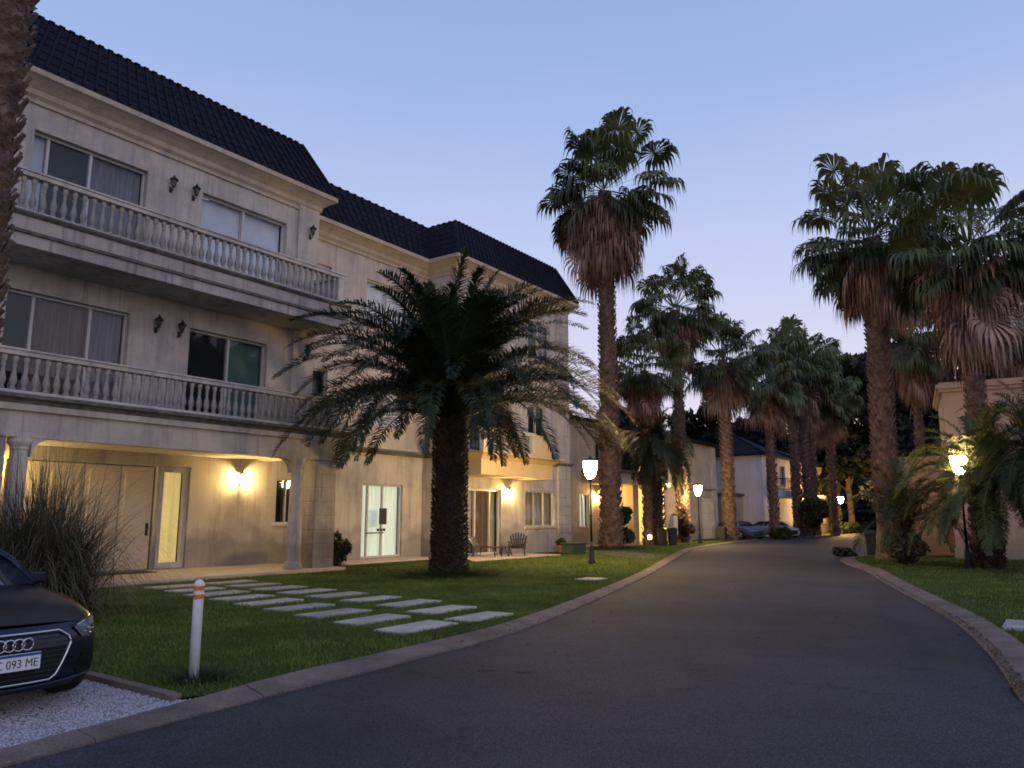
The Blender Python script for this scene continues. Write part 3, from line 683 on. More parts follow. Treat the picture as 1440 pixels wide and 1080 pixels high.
# terraces
for (a, b, c, d_) in ((18.7,23.7,19.75,21.28), (22.75,28.6,17.5,19.64)):
    o = MB(); A.box(o, a, b, c, d_, 0, .10 if a < 20 else .085); o.build('terrace', M['tile'], A.e, bevel=.01)
o = MB(); A.box(o, 9.0, 12.3, 20.3, 20.95, .142, .16); 
om = o.build('doormat', M['mat']); om.matrix_world = Matrix.Translation(W(11.65,-19.6)) @ Matrix.Rotation(PHI, 4, 'Z'); tag(om, 'long dark doormat on the portico floor before the wide door', 'doormat')
# wall meter and cables on the facade
o = MB(); A.box(o, 17.1, 17.13, 21.15, 21.19, 4.3, 11.5); o.build('drain_pipe', M['cream_dirty'], A.e)

# lanterns
def lantern(name, s, y, z, lit, label, group, dx=0):
    e = empty(name, W(s, -y, z), PHI, label, 'wall lamp', group); e.scale = (.8, .8, .8)
    mb = MB().lathe([(.055,-.09), (.055,-.05), (.02,-.03)], (0, -.19+0, 0), 8)
    mb.tube([(0,0,-.16), (0,-.10,-.2), (0,-.18,-.16), (0,-.19,-.10)], .014, 6)
    mb.obox((0,-.012,-.14), (.05,0,0), (0,.012,0), (0,0,.10)); mb.build('bracket', M['iron'], e)
    mb = MB().lathe([(.09,0), (.15,.01), (.15,.03), (.06,.12), (.03,.15), (.03,.18), (.005,.22)], (0,-.19,.16), 8)
    for k in range(6):
        a = math.pi/3*k; mb.tube([(.055*math.cos(a), -.19+.055*math.sin(a), -.05), (.11*math.cos(a), -.19+.11*math.sin(a), .17)], .008, 5)
    mb.build('lantern_cap', M['iron'], e)
    if lit: MB().lathe([(.02,-.04), (.05,.0), (.055,.06), (.03,.12), (.005,.14)], (0,-.19,0), 12).build('bulb', M['bulb'], e, smooth=True)
    else: MB().lathe([(.05,-.045), (.10,.155)], (0,-.19,0), 6).build('glass', M['lantern_glass'], e)
    return e
gl = 'unlit iron lanterns on the facade'
lantern('wall_lantern', 11.42, 19.6, 10.72, 0, 'left black lantern of the pair between the top floor windows', gl)
lantern('wall_lantern', 12.12, 19.6, 10.72, 0, 'right black lantern of the pair between the top floor windows', gl)
lantern('wall_lantern', 16.3, 19.5, 10.80, 0, 'black lantern on the top floor corner pilaster', gl)
lantern('wall_lantern', 11.30, 19.6, 6.68, 0, 'left black lantern of the pair between the first floor windows', gl)
lantern('wall_lantern', 11.98, 19.6, 6.68, 0, 'right black lantern of the pair between the first floor windows', gl)
lantern('wall_lantern', 16.3, 19.5, 6.72, 0, 'black lantern on the first floor corner pilaster', gl)
lantern('wall_lantern', 15.45, 21.3, 2.78, 1, 'lit wall lantern glowing yellow under the portico', None)
lantern('wall_lantern', 8.15, 21.3, 2.78, 1, 'lit wall lantern behind the left column of the portico', None)
lantern('wall_lantern', 27.75, 19.65, 2.62, 1, 'added wall lantern under the small balcony giving warm light by the garden door', None)  # added light source, warms the wall and balcony here

# ------------------------------------------------------------------ two storey houses farther along
def hip_roof(fr, s0, s1, y0, y1, z, h, over=.4, ridge=None):
    s0, s1, y0, y1 = s0-over, s1+over, y0-over, y1+over; m = min(s1-s0, y1-y0)/2; mb = MB()
    a, b = (s0+m, (y0+y1)/2), (s1-m, (y0+y1)/2)
    if (y1-y0) > (s1-s0): a, b = ((s0+s1)/2, y0+m), ((s0+s1)/2, y1-m)
    c = [fr.L(s0,y0,z), fr.L(s1,y0,z), fr.L(s1,y1,z), fr.L(s0,y1,z)]; p, q = fr.L(*a, z+h), fr.L(*b, z+h)
    if (y1-y0) > (s1-s0):
        mb.quad(c[0], c[1], p); mb.quad(c[1], c[2], q, p); mb.quad(c[2], c[3], q); mb.quad(c[3], c[0], p, q)
    else:
        mb.quad(c[0], c[1], q, p); mb.quad(c[1], c[2], q); mb.quad(c[2], c[3], p, q); mb.quad(c[3], c[0], p)
    for k in range(4): mb.tube([c[k], (p if k in (0,3) else q) if (y1-y0) <= (s1-s0) else (p if k in (0,1) else q)], .09, 6)
    mb.tube([p, q], .09, 6)
    fr.box(mb, s0, s1, y0, y1, z-.14, z-.004)
    return mb
def shell(fr, s0, s1, y0, y1, z0, z1, front=(), left=()):
    mb = panel(fr, (s0,y0), (s1,y0), z0, z1, front, .2); panel(fr, (s0,y1), (s0,y0), z0, z1, left, .2, mb)
    panel(fr, (s1,y0), (s1,y1), z0, z1, (), mb=mb); panel(fr, (s1,y1), (s0,y1), z0, z1, (), mb=mb); return mb
D = FR('townhouse', 47, -22, 'cream two storey townhouse with a lit yellow porch behind the tall palms', 'house')
hD = [(1.1,2.2,1.1,2.9), (8.3,11.2,.1,3.0), (16.4,17.4,4.0,5.4), (19.1,21.2,.05,3.1), (15.6,16.8,.05,3.0), (3.0,4.6,4.4,5.9), (9.0,10.6,4.4,5.9)]
shell(D, 36.9, 58.9, 22, 32, 0, 7.1, hD).build('wall', M['cornice'], D.e)
hip_roof(D, 36.9, 58.9, 22, 32, 7.14, 1.3).build('roof', M['roof'], D.e)
a, b = (36.9,22), (58.9,22)
window(D, a, b, hD[0], [(.5,'glow_green'), (.5,'glow_green')], label='lit ground floor window with pale curtain')
window(D, a, b, hD[1], [(.5,'glow_room'), (.5,'glow_room')], name='door', sill=False, label='glazed porch door glowing yellow')
window(D, a, b, hD[2], [(1,'cur_white')]); window(D, a, b, hD[5], [(.5,'cur_dark'), (.5,'cur_grey')]); window(D, a, b, hD[6], [(.5,'cur_dark'), (.5,'cur_grey')])
for h in (hD[3], hD[4]):
    mb = MB(); D.box(mb, 36.9+h[0], 36.9+h[1], 22.08, 22.14, h[2], h[3])
    for k in range(5): D.box(mb, 36.9+h[0]+.1, 36.9+h[1]-.1, 22.05, 22.085, h[2]+.12+k*.58, h[2]+.60+k*.58)
    mb.build('door', M['door'], D.e, bevel=.01)
for (s0, s1) in ((38.7,39.3), (41.0,41.7), (44.6,45.2)): mb = MB(); D.box(mb, s0, s1, 20.2, 20.7, 0, 3.45); mb.build('porch_pillar', M['yellow'], D.e, bevel=.02)
mb = MB(); D.box(mb, 41.1, 41.6, 20.71, 21.98, 0, 3.45); mb.build('porch_wall', M['yellow'], D.e)
mb = MB(); D.box(mb, 38.3, 45.6, 19.9, 21.98, 3.46, 3.72); D.box(mb, 38.5, 45.4, 20.05, 21.98, 3.73, 4.1); mb.build('porch_roof', M['cornice'], D.e, bevel=.02)
mb = MB(); D.box(mb, 38.2, 45.7, 19.8, 21.99, 4.1, 4.2); mb.build('porch_coping', M['cap_dark'], D.e)
mb = MB(); D.box(mb, 38.3, 45.5, 20, 21.99, 0, .09); mb.build('terrace', M['tile'], D.e)
mb = MB(); D.box(mb, 58.0, 58.96, 21.9, 22.1, 0, 7.0); mb.build('pilaster', M['cream'], D.e, bevel=.02)
mb = MB(); D.box(mb, 47.0, 47.5, 21.9, 22.1, 0, 7.0); mb.build('pilaster', M['cream'], D.e, bevel=.02)
mb, _ = sweep(D, [(45.8,22), (58.9,22), (58.9,28)], [(0,3.6), (.12,3.65), (.2,3.75), (.2,3.85), (0,3.9)]); mb.build('moulding', M['cornice'], D.e)
lantern('wall_lantern', 43.6, 21.98, 2.7, 1, 'hidden wall lantern added inside the townhouse porch to light it yellow', None)  # added out of sight to brighten the porch interior
lantern('wall_lantern', 39.9, 21.98, 2.7, 1, 'lit wall lantern beside the left porch pillar of the townhouse', None)
# plant box and lantern by the porch
e = empty('garden_lantern', W(40.9,-19.2), 0, 'small lit garden lantern on the ground before the yellow porch', 'garden lamp')
MB().lathe([(.09,0), (.09,.04), (.03,.06), (.03,.34), (.07,.36)], (0,0,.04), 10).build('stem', M['iron'], e)
MB().lathe([(.06,.36), (.11,.42), (.11,.56), (.05,.62)], (0,0,.04), 12).build('globe', M['smallglow'], e, smooth=True)

H = FR('white_house', 70, -20.6, 'white two storey house with dark hipped roof and a rounded balcony', 'house')
hH = [(1.2,3.2,4.4,6.2), (5.0,6.6,4.4,6.2), (1.4,2.6,.3,2.8)]
shell(H, 66.2, 74.5, 20.6, 33, 0, 6.9, hH, ((5.0,6.2,1.2,2.4),)).build('wall', M['white_house'], H.e)
hip_roof(H, 66.2, 74.5, 20.6, 33, 6.95, 2.4).build('roof', M['roof'], H.e)
window(H, (66.2,20.6), (74.5,20.6), hH[0], [(.5,'cur_dark'), (.5,'cur_grey')]); window(H, (66.2,20.6), (74.5,20.6), hH[1], [(.5,'cur_dark'), (.5,'cur_grey')])
window(H, (66.2,20.6), (74.5,20.6), hH[2], [(.5,'glow_room'), (.5,'glow_room')], name='door', sill=False)
window(H, (66.2,33), (66.2,20.6), (5.0,6.2,1.2,2.4), [(1,'cur_dark')])
mb = MB(); pts = [(67.2+ .0, 20.6)] + [(70.2-3.0*math.cos(q), 20.58-1.5*math.sin(q)) for q in np.linspace(0, math.pi, 14)]
mb.prism([(p[0]-H.s0, p[1]+H.d0) for p in pts[1:]], 3.3, 3.9)
mb.build('balcony_slab', M['white_house'], H.e, bevel=.03)
mb = MB(); rl = [H.L(p[0], p[1], 4.9) for p in pts[1:]]; mb.tube(rl, .04, 6); mb.tube([(p[0],p[1],4.0) for p in rl], .03, 6)
for i in range(len(rl)-1):
    for t in (0, .33, .66):
        p = Vector(rl[i]).lerp(Vector(rl[i+1]), t); mb.tube([(p.x,p.y,3.9), (p.x,p.y,4.9)], .018, 5)
mb.build('railing', M['iron'], H.e)
mb = MB(); H.box(mb, 62.2, 66.15, 22.4, 24.6, 0, 3.4); mb.build('porch_block', M['cornice'], H.e, bevel=.02)
mb = MB(); H.box(mb, 62.0, 66.19, 22.2, 24.8, 3.4, 3.6); mb.build('porch_coping', M['cap_dark'], H.e)
mb = MB(); H.box(mb, 63.1, 64.4, 22.36, 22.41, .05, 2.5); mb.build('door', M['frame_dark'], H.e)
K = FR('ochre_house', 85, -20.8, 'ochre yellow two storey house lit up at the far end of the row', 'house')
hK = [(1.4,4.2,4.2,6.4), (1.6,5.4,.1,3.0), (7.4,9.5,4.3,6.0), (7.8,10,1,2.8)]
shell(K, 77.2, 92, 20.8, 31, 0, 6.9, hK).build('wall', M['yellow'], K.e)
hip_roof(K, 77.2, 92, 20.8, 31, 6.95, 2.2).build('roof', M['roof'], K.e)
window(K, (77.2,20.8), (92,20.8), hK[0], [(.5,'glow_room'), (.5,'glow_room')], label='upper window glowing yellow')
window(K, (77.2,20.8), (92,20.8), hK[1], [(.5,'glow_room'), (.5,'glow_room')], name='door', sill=False, label='wide glazed door glowing yellow')
window(K, (77.2,20.8), (92,20.8), hK[2], [(.5,'cur_grey'), (.5,'cur_grey')]); window(K, (77.2,20.8), (92,20.8), hK[3], [(.5,'cur_grey'), (.5,'cur_grey')])
mb = MB(); K.box(mb, 77.5, 84, 19.8, 20.78, 3.5, 3.8); mb.build('porch_roof', M['cornice'], K.e)
lantern('wall_lantern', 77.9, 20.8, 3.0, 1, 'lit wall lantern on the ochre house by its glazed door', None)

# salmon building right of the road
Pk = empty('salmon_building', (17.25, 31.0, 0), R(-27), 'tall plain salmon coloured building right of the road behind the lamp', 'building')
MB().box(0, 16, 0, 6, 0, 6.55).build('wall', M['pink'], Pk)
mb = MB(); mb.box(-.12, 16.1, -.12, 6.1, 6.55, 6.68); mb.box(-.2, 16.2, -.2, 6.2, 6.68, 6.86); mb.box(-.1, 16.1, -.1, 6.1, 6.86, 6.94); mb.build('cornice', M['pink'], Pk, bevel=.02)
mb = MB(); mb.box(-1.7, -.004, 2.2, 5, 0, 4.0); mb.build('side_wall', M['pink'], Pk)
MB().box(-1.8, -.004, 2.1, 5.1, 4.0, 4.16).build('side_coping', M['cornice'], Pk)
MB().box(-.06, 16, -.06, 0, 0, .45).build('plinth', M['cornice'], Pk)

# ------------------------------------------------------------------ street lamps
def street_lamp(x, y, label, h=3.62, far=False, gm=None):
    e = empty('street_lamp', (x, y, 0), 0, label, 'street lamp', 'lit street lamps along the road')
    MB().lathe([(.15,0), (.15,.10), (.10,.16), (.085,.5), (.06,.62), (.045,.75)], (0,0,.03), 14).build('base', M['iron'], e, smooth=True)
    MB().lathe([(.045,.75), (.034,1.6), (.045,1.62), (.045,1.66), (.032,1.68), (.028,h-.82), (.05,h-.80), (.05,h-.76), (.09,h-.72)], (0,0,.03), 12).build('post', M['iron'], e, smooth=True)
    MB().lathe([(.085,h-.70), (.16,h-.60), (.215,h-.42), (.235,h-.24), (.24,h-.12)], (0,0,.03), 20).build('globe', gm or M['lampglass_far' if far else 'lampglass'], e, smooth=True)
    MB().lathe([(.25,h-.115), (.25,h-.095), (.19,h-.06), (.06,h-.01), (.03,h+.05), (.005,h+.09)], (0,0,.03), 16).build('lamp_cap', M['iron'], e, smooth=True)
    return e
street_lamp(2.72, 27.3, 'lit street lamp on the left lawn beside the stocky date palm')
street_lamp(11.45, 48.6, 'lit street lamp farther along the left kerb near the townhouse')
street_lamp(31.4, 75.5, 'farthest lit street lamp at the bend of the road', far=True)
street_lamp(14.1, 24.75, 'lit street lamp among palm fronds right of the road', gm=M['lampglass_soft'])

# bollard
e = empty('bollard', (-3.08, 7.93, 0), 0, 'white bollard with two orange bands on the corner of the lawn', 'bollard')
MB().lathe([(.048,0), (.048,.80), (.048,.955), (.038,.985), (.012,1.0)], (0,0,0), 20).build('post', M['white_paint'], e, smooth=True)
for z0 in (.815, .895): MB().lathe([(.0505,z0), (.0505,z0+.045)], (0,0,0), 20, cap=False).build('band', M['orange'], e)
MB().lathe([(.10,.03), (.10,.06), (.06,.07)], (0,0,0), 16).build('foot', M['kerb'], e)

# ------------------------------------------------------------------ palms
def unit(v): return v/np.maximum(np.linalg.norm(v, axis=-1, keepdims=True), 1e-9)
def fan_leaf(r, base, az, el, pet, rad, grav, nseg=22, span=150, fold=.25, tint=.5, tw=0, wide=1.0):
    """one fan leaf -> verts, quads, tint"""
    d = np.array([math.cos(el)*math.cos(az), math.cos(el)*math.sin(az), math.sin(el)])
    side = np.array([-math.sin(az), math.cos(az), 0.]); up = np.cross(d, side); up *= (1 if up[2] > 0 else -1)
    side = side*math.cos(tw) + up*math.sin(tw)
    V = []; Q = []; T = []
    # petiole with sag
    pts = [base]; dd = d.copy(); k = 4
    for i in range(k):
        dd = unit(dd + np.array([0, 0, -1.])*grav*.10); pts.append(pts[-1] + dd*pet/k)
    pts = np.array(pts); wv = side*.035
    for p in pts: V += [p-wv, p+wv]; T += [min(1, tint+.25)]*2
    Q += [(2*i, 2*i+1, 2*i+3, 2*i+2) for i in range(k)]
    hub = pts[-1]; d2 = dd; up2 = unit(np.cross(d2, side)); up2 *= (1 if up2[2] > 0 else -1)
    a = np.radians(np.linspace(-span, span, nseg)) + r.normal(0, .03, nseg)
    R_ = rad*(.72 + .28*np.cos(a*.55))*r.uniform(.85, 1.1, nseg)
    dirs = np.cos(a)[:,None]*d2 + np.sin(a)[:,None]*side + (fold*np.abs(np.sin(a)))[:,None]*up2*.6
    dirs = unit(dirs); ca = np.gradient(a)
    wd0 = np.abs(ca)*.5
    frac = [0, .30, .56, .72, .90, 1.12]; wf = [.03, .31, .58, .40, .17, .02]; gr = [0, .04, .35, 2.0, 4.0, 5.0]
    p = np.repeat(hub[None], nseg, 0); cur = dirs.copy(); side_s = unit(-np.sin(a)[:,None]*d2 + np.cos(a)[:,None]*side)
    n0 = len(V); rows = []
    for i in range(6):
        if i:
            cur = unit(cur + np.array([0, 0, -1.])*gr[i]*grav*(1+r.uniform(-.3, .3, (nseg, 1))))
            p = p + cur*(R_*(frac[i]-frac[i-1]))[:,None]
        ww = (wd0*R_*wf[i]/.52*(wide if i > 1 else 1))[:,None] if i else (wd0*R_*.04)[:,None]
        if i == 2: ww = ww*1.02
        off = up2*(.03*rad*((np.arange(nseg) % 2)-.5))[:,None] if 0 < i < 4 else 0
        rows.append((p - side_s*ww*.55 + off, p + side_s*ww*.55 + off))
    for s in range(nseg):
        b = len(V)
        for i in range(6):
            V += [rows[i][0][s], rows[i][1][s]]; T += [np.clip(tint + (-.1+.2*(s % 2)) - (.12 if i > 3 else 0) + r.uniform(-.06, .06), 0, 1)]*2
        Q += [(b+2*i, b+2*i+1, b+2*i+3, b+2*i+2) for i in range(5)]
    return V, Q, T
def boots(mb, h0, h1, rf, n, size, seed, flat=.55, out=.5, tilt=.5):
    """old leaf bases: short wedges on a spiral"""
    r = random.Random(seed)
    for k in range(n):
        t = k/n; z = h0+(h1-h0)*t + r.uniform(-.02, .02); a = k*2.39996 + r.uniform(-.12, .12); rr = rf(z); s = size*r.uniform(.75, 1.25)
        rd = Vector((math.cos(a), math.sin(a), 0)); tg = Vector((-math.sin(a), math.cos(a), 0)); c = rd*rr + Vector((0,0,z))
        upv = (Vector((0,0,1)) + rd*tilt).normalized()
        p = [c - tg*s*flat, c + tg*s*flat, c + upv*s*.8 + tg*s*flat*.35 + rd*s*out*.5, c + upv*s*.8 - tg*s*flat*.35 + rd*s*out*.5, c + upv*s*1.0 - rd*s*.15, c-Vector((0,0,s*.5))-rd*s*.1]
        b = len(mb.v); mb.v += [tuple(q) for q in p]
        mb.f += [(b, b+1, b+2, b+3), (b+3, b+2, b+4), (b+5, b+1, b), (b+1, b+4, b+2), (b, b+3, b+4)]
def fan_palm(x, y, label, hub, R0, top_len, skirt_bottom, rb, rt, seed, nlive=52, ndead=95, smooth_to=0, skirt_r=1.0, tscale=.14, name='fan_palm', lean=(0,0), trunkm='trunk', boot_n=None):
    r = np.random.default_rng(seed); e = empty(name, (x, y, 0), 0, label, 'palm tree', 'tall fan palms along the road')
    lx, ly = lean
    def rf(z): t = max(0, min(1, z/hub)); return rb + (rt-rb)*min(1, t*1.6) + .25*rb*math.exp(-z/.5)
    mb = MB(); zs = np.linspace(0, hub-.35, 26)
    mb.lathe([(rf(z)*.93, z) for z in zs], (0,0,0), 18, jit=lambda a, z: .04*math.sin(3*a+z*2.1)+.03*math.sin(5*a-z*3.3))
    n = boot_n or int((min(hub, skirt_bottom+2)-smooth_to)*2*math.pi*rf(2)/(tscale*tscale*1.5)*.9)
    boots(mb, max(.1, smooth_to), min(hub, skirt_bottom+2.0), rf, min(n, 1500), tscale, seed, .6, .42, .5)
    mb.v = [(a+lx*c/hub, b+ly*c/hub, c) for (a, b, c) in mb.v]
    mb.build('trunk', M[trunkm], e)
    V, Q, T = [], [], []
    hp = np.array([lx, ly, hub])
    def put(o):
        b = len(V); V.extend(o[0]); Q.extend([tuple(i+b for i in q) for q in o[1]]); T.extend(o[2])
    for k in range(nlive):
        t = (k+.5)/nlive; el = math.radians(88 - 124*t**.66 + r.uniform(-13, 13)); az = k*2.39996 + r.uniform(-.4, .4)
        pet = R0*r.uniform(.50, .84)*(1-.12*t); rad = R0*r.uniform(.33, .47)
        if el > math.radians(55): pet *= top_len; rad *= min(1.1, top_len)
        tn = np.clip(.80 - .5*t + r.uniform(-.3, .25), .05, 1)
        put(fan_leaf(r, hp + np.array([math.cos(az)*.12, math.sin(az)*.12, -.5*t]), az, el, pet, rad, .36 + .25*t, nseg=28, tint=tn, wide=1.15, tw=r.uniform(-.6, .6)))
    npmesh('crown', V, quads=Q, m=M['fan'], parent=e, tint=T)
    V, Q, T = [], [], []; sk = hub - skirt_bottom
    for k in range(ndead):
        t = k/ndead; zz = hub - R0*.18 - (sk-R0*.95)*t; az = k*2.39996 + r.uniform(-.5, .5)
        wide = skirt_r*(.82 - .26*t)*(1+.5*math.sin(az*2+seed)*t)
        el = math.radians(-22 - 38*t**.6 + r.uniform(-16, 20)); f = zz/hub
        put(fan_leaf(r, np.array([lx*f+math.cos(az)*rt*.8, ly*f+math.sin(az)*rt*.8, zz]), az, el, R0*.36*wide*r.uniform(.4, 1.5), R0*.44*r.uniform(.55, 1.3), .75+.4*t, nseg=26, span=125, fold=.5, wide=.62, tint=np.clip(.42+r.uniform(-.35, .45)+.2*t, 0, 1), tw=r.uniform(-.8, .8)))
    npmesh('dead_frond_skirt', V, quads=Q, m=M['dead'], parent=e, tint=T)
    return e
def frond(r, base, az, el, L, sag, nl=46, ll=.5, wl=.02, tint=.4, vee=.35, twist=0):
    d = np.array([math.cos(el)*math.cos(az), math.cos(el)*math.sin(az), math.sin(el)]); side = np.array([-math.sin(az), math.cos(az), 0.])
    P = [base]; Ds = [d]; n = 16
    for i in range(n):
        dd = unit(Ds[-1] + np.array([0, 0, -1.])*sag*(.4+1.2*i/n)/n*2.2 + side*twist/n); P.append(P[-1]+dd*L/n); Ds.append(dd)
    P = np.array(P); Ds = np.array(Ds); V = []; Q = []; T = []
    for i in range(n+1):
        w_ = .05*(1-i/n)+.008; up = unit(np.cross(Ds[i], side)); V += [P[i]-side*w_, P[i]+side*w_]; T += [min(1, tint+.3)]*2
    Q += [(2*i, 2*i+1, 2*i+3, 2*i+2) for i in range(n)]
    t = np.linspace(.08, .985, nl); f = t*n; i = np.minimum(f.astype(int), n-1); fr_ = (f-i)[:,None]
    pos = P[i]*(1-fr_)+P[i+1]*fr_; dr = unit(Ds[i]*(1-fr_)+Ds[i+1]*fr_)
    for sg in (-1, 1):
        up = unit(np.cross(dr, np.repeat(side[None], nl, 0))); up *= np.where(up[:,2:3] >= 0, 1, -1)
        ln = ll*np.sin(np.pi*np.clip(t*.86+.12, 0, 1))**.6*r.uniform(.8, 1.15, nl)
        vv = vee*r.uniform(.2, 1.8, nl)[:,None]
        di = unit(dr*(.55+.5*t[:,None]+r.normal(0, .16, (nl, 1))) + sg*side[None]*.9 + up*vv)
        p1 = pos + di*(ln*.55)[:,None]; p2 = p1 + unit(di+np.array([0, 0, -1.])*r.uniform(.25, .8, nl)[:,None])*(ln*.45)[:,None]
        wv = unit(np.cross(di, up))*wl
        for k in range(nl):
            b = len(V); V += [pos[k]-wv[k]*.6, pos[k]+wv[k]*.6, p1[k]+wv[k], p1[k]-wv[k], p2[k]+wv[k]*.15, p2[k]-wv[k]*.15]
            Q += [(b, b+1, b+2, b+3), (b+3, b+2, b+4, b+5)]; T += [np.clip(tint+r.uniform(-.25, .25), 0, 1)]*6
    return V, Q, T
def date_palm(x, y, label, hz, L, rb, rt, seed, nf=80, nl=46, ll=.5, m='phoenix', elmax=85, elmin=-35, name='date_palm', sag=.9, group='feathery date palms', tint=.4, wl=.02, bn=420, bs=.17, tm='trunk_dark'):
    r = np.random.default_rng(seed); e = empty(name, (x, y, 0), 0, label, 'palm tree', group)
    def rf(z): t = max(0, min(1, z/hz)); return rb+(rt-rb)*min(1, t*2) + .12*rb*math.exp(-z/.3) + (.12*rb if z > hz-.6 else 0)
    mb = MB(); mb.lathe([(rf(z)*.9, z) for z in np.linspace(0, hz, 18)], (0,0,0), 18, jit=lambda a, z: .05*math.sin(3*a+z*3.1)+.03*math.sin(7*a-z*5.3))
    boots(mb, .05, hz+.05, rf, bn, bs, seed, .55, .6, .7); mb.build('trunk', M[tm], e)
    V, Q, T = [], [], []
    for k in range(nf):
        t = (k+.5)/nf; el = math.radians(elmax + (elmin-elmax)*t**.9 + r.uniform(-7, 7)); az = k*2.39996+r.uniform(-.25, .25)
        b0 = np.array([math.cos(az)*rt*.5*t, math.sin(az)*rt*.5*t, hz - .1 + .35*(1-t)])
        o = frond(r, b0, az, el, L*r.uniform(.82, 1.06)*(1 if el < 1.2 else .85), sag*(.8 + .35*math.cos(el)), nl, ll, wl, tint=np.clip(tint+.25*(1-t)+r.uniform(-.2, .2), 0, 1), twist=r.uniform(-.5, .5))
        b = len(V); V.extend(o[0]); Q.extend([tuple(i+b for i in q) for q in o[1]]); T.extend(o[2])
    npmesh('crown', V, quads=Q, m=M[m], parent=e, tint=T)
    return e
date_palm(-1.72, 21.85, 'stocky dark date palm with a broad feathery crown in the middle of the lawn', 4.30, 5.4, .45, .43, 11, nf=135, nl=120, ll=.60, sag=.84, elmax=86, elmin=26, bs=.13, bn=800, wl=.018, tint=.25)
date_palm(8.4, 46, 'small dark date palm before the townhouse with drooping crown', 5.9, 3.4, .42, .40, 12, nf=90, nl=60, ll=.5, sag=1.3, elmin=-30, wl=.02, bn=260)
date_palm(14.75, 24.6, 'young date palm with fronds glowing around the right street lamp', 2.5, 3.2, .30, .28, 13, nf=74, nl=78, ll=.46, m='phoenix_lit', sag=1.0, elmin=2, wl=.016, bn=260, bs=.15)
date_palm(15.15, 22.6, 'date palm at the right edge of the picture behind the verge', 3.5, 2.6, .30, .28, 14, nf=56, nl=64, wl=.011, ll=.45, sag=1.0, elmin=-35, bn=260, bs=.15)
date_palm(13.6, 27.6, 'low dark date palm left of the right street lamp with arching fronds', 1.5, 2.8, .26, .24, 15, nf=30, nl=64, wl=.011, ll=.42, sag=.9, elmin=12, bn=120, bs=.15)

fan_palm(5.0, 40, 'tallest fan palm towering beside the end of the apartment building', 19.3, 3.9, 1.02, 12.7, .54, .40, 21, nlive=46, ndead=125, skirt_r=1.0, tscale=.20)
fan_palm(14.6, 30.9, 'thick trunked fan palm at the right kerb with cross hatched bark', 13.3, 3.25, 1.1, 8.4, .46, .41, 22, nlive=52, ndead=105, smooth_to=1.7, tscale=.17, lean=(.30,0))
fan_palm(15.4, 26.2, 'fan palm with a huge shaggy crown at the right edge before the salmon building', 11.2, 2.9, 1.12, 5.9, .33, .28, 23, nlive=52, ndead=110, tscale=.14, lean=(.60,0))
fan_palm(10.75, 50, 'fan palm beside the tallest one with trunk lit yellow from below', 15.4, 3.2, 1.0, 10.2, .36, .31, 24, nlive=44, ndead=80, tscale=.22)
fan_palm(14.8, 54, 'fan palm before the townhouse corner with long pinkish skirt', 12.9, 3.4, .95, 7.9, .42, .36, 25, nlive=48, ndead=85, tscale=.22)
fan_palm(20.0, 60.5, 'fan palm beside the parked cars before the white house', 12.3, 3.3, 1, 7.4, .34, .29, 26, nlive=44, ndead=75, tscale=.25)
fan_palm(-7.22, 10.0, 'rough palm trunk cut by the left edge of the picture', 16, 2.8, 1, 13.2, .40, .36, 27, nlive=30, ndead=60, tscale=.15)
proto = bpy.data.objects['fan_palm.005']; far = [
 (7.8, 45.5, .80, .85, 1.3, 'fan palm half hidden behind the tallest palm beside the street lamp'),
 (24.0, 66.5, 1.1, 1.18, 2.2, 'fan palm rising between the white house and the ochre house'),
 (27.2, 71, 1.0, 1.1, .4, 'slender fan palm before the ochre house, nearer of two'),
 (29.4, 72.3, .95, 1.02, 3.3, 'slender fan palm just left of the farthest street lamp'),
 (33.5, 82, 1.2, 1.3, 4.1, 'fan palm behind the farthest street lamp at the bend'),
 (20.9, 40.0, .66, .90, 5.0, 'slender fan palm standing right behind the thick trunked palm'),
 (25.6, 68.5, 1.05, 1.22, .9, 'fan palm behind the row before the ochre house'),
 (24.6, 37.0, .85, .9, 2.1, 'fan palm crown showing above the salmon building roof')]
for (x, y, s, sz, rz, lab) in far:
    o = copy_tree(proto); o.location = (x, y, 0); o.scale = (s, s, sz); o.rotation_euler = (0, 0, rz); o['label'] = lab

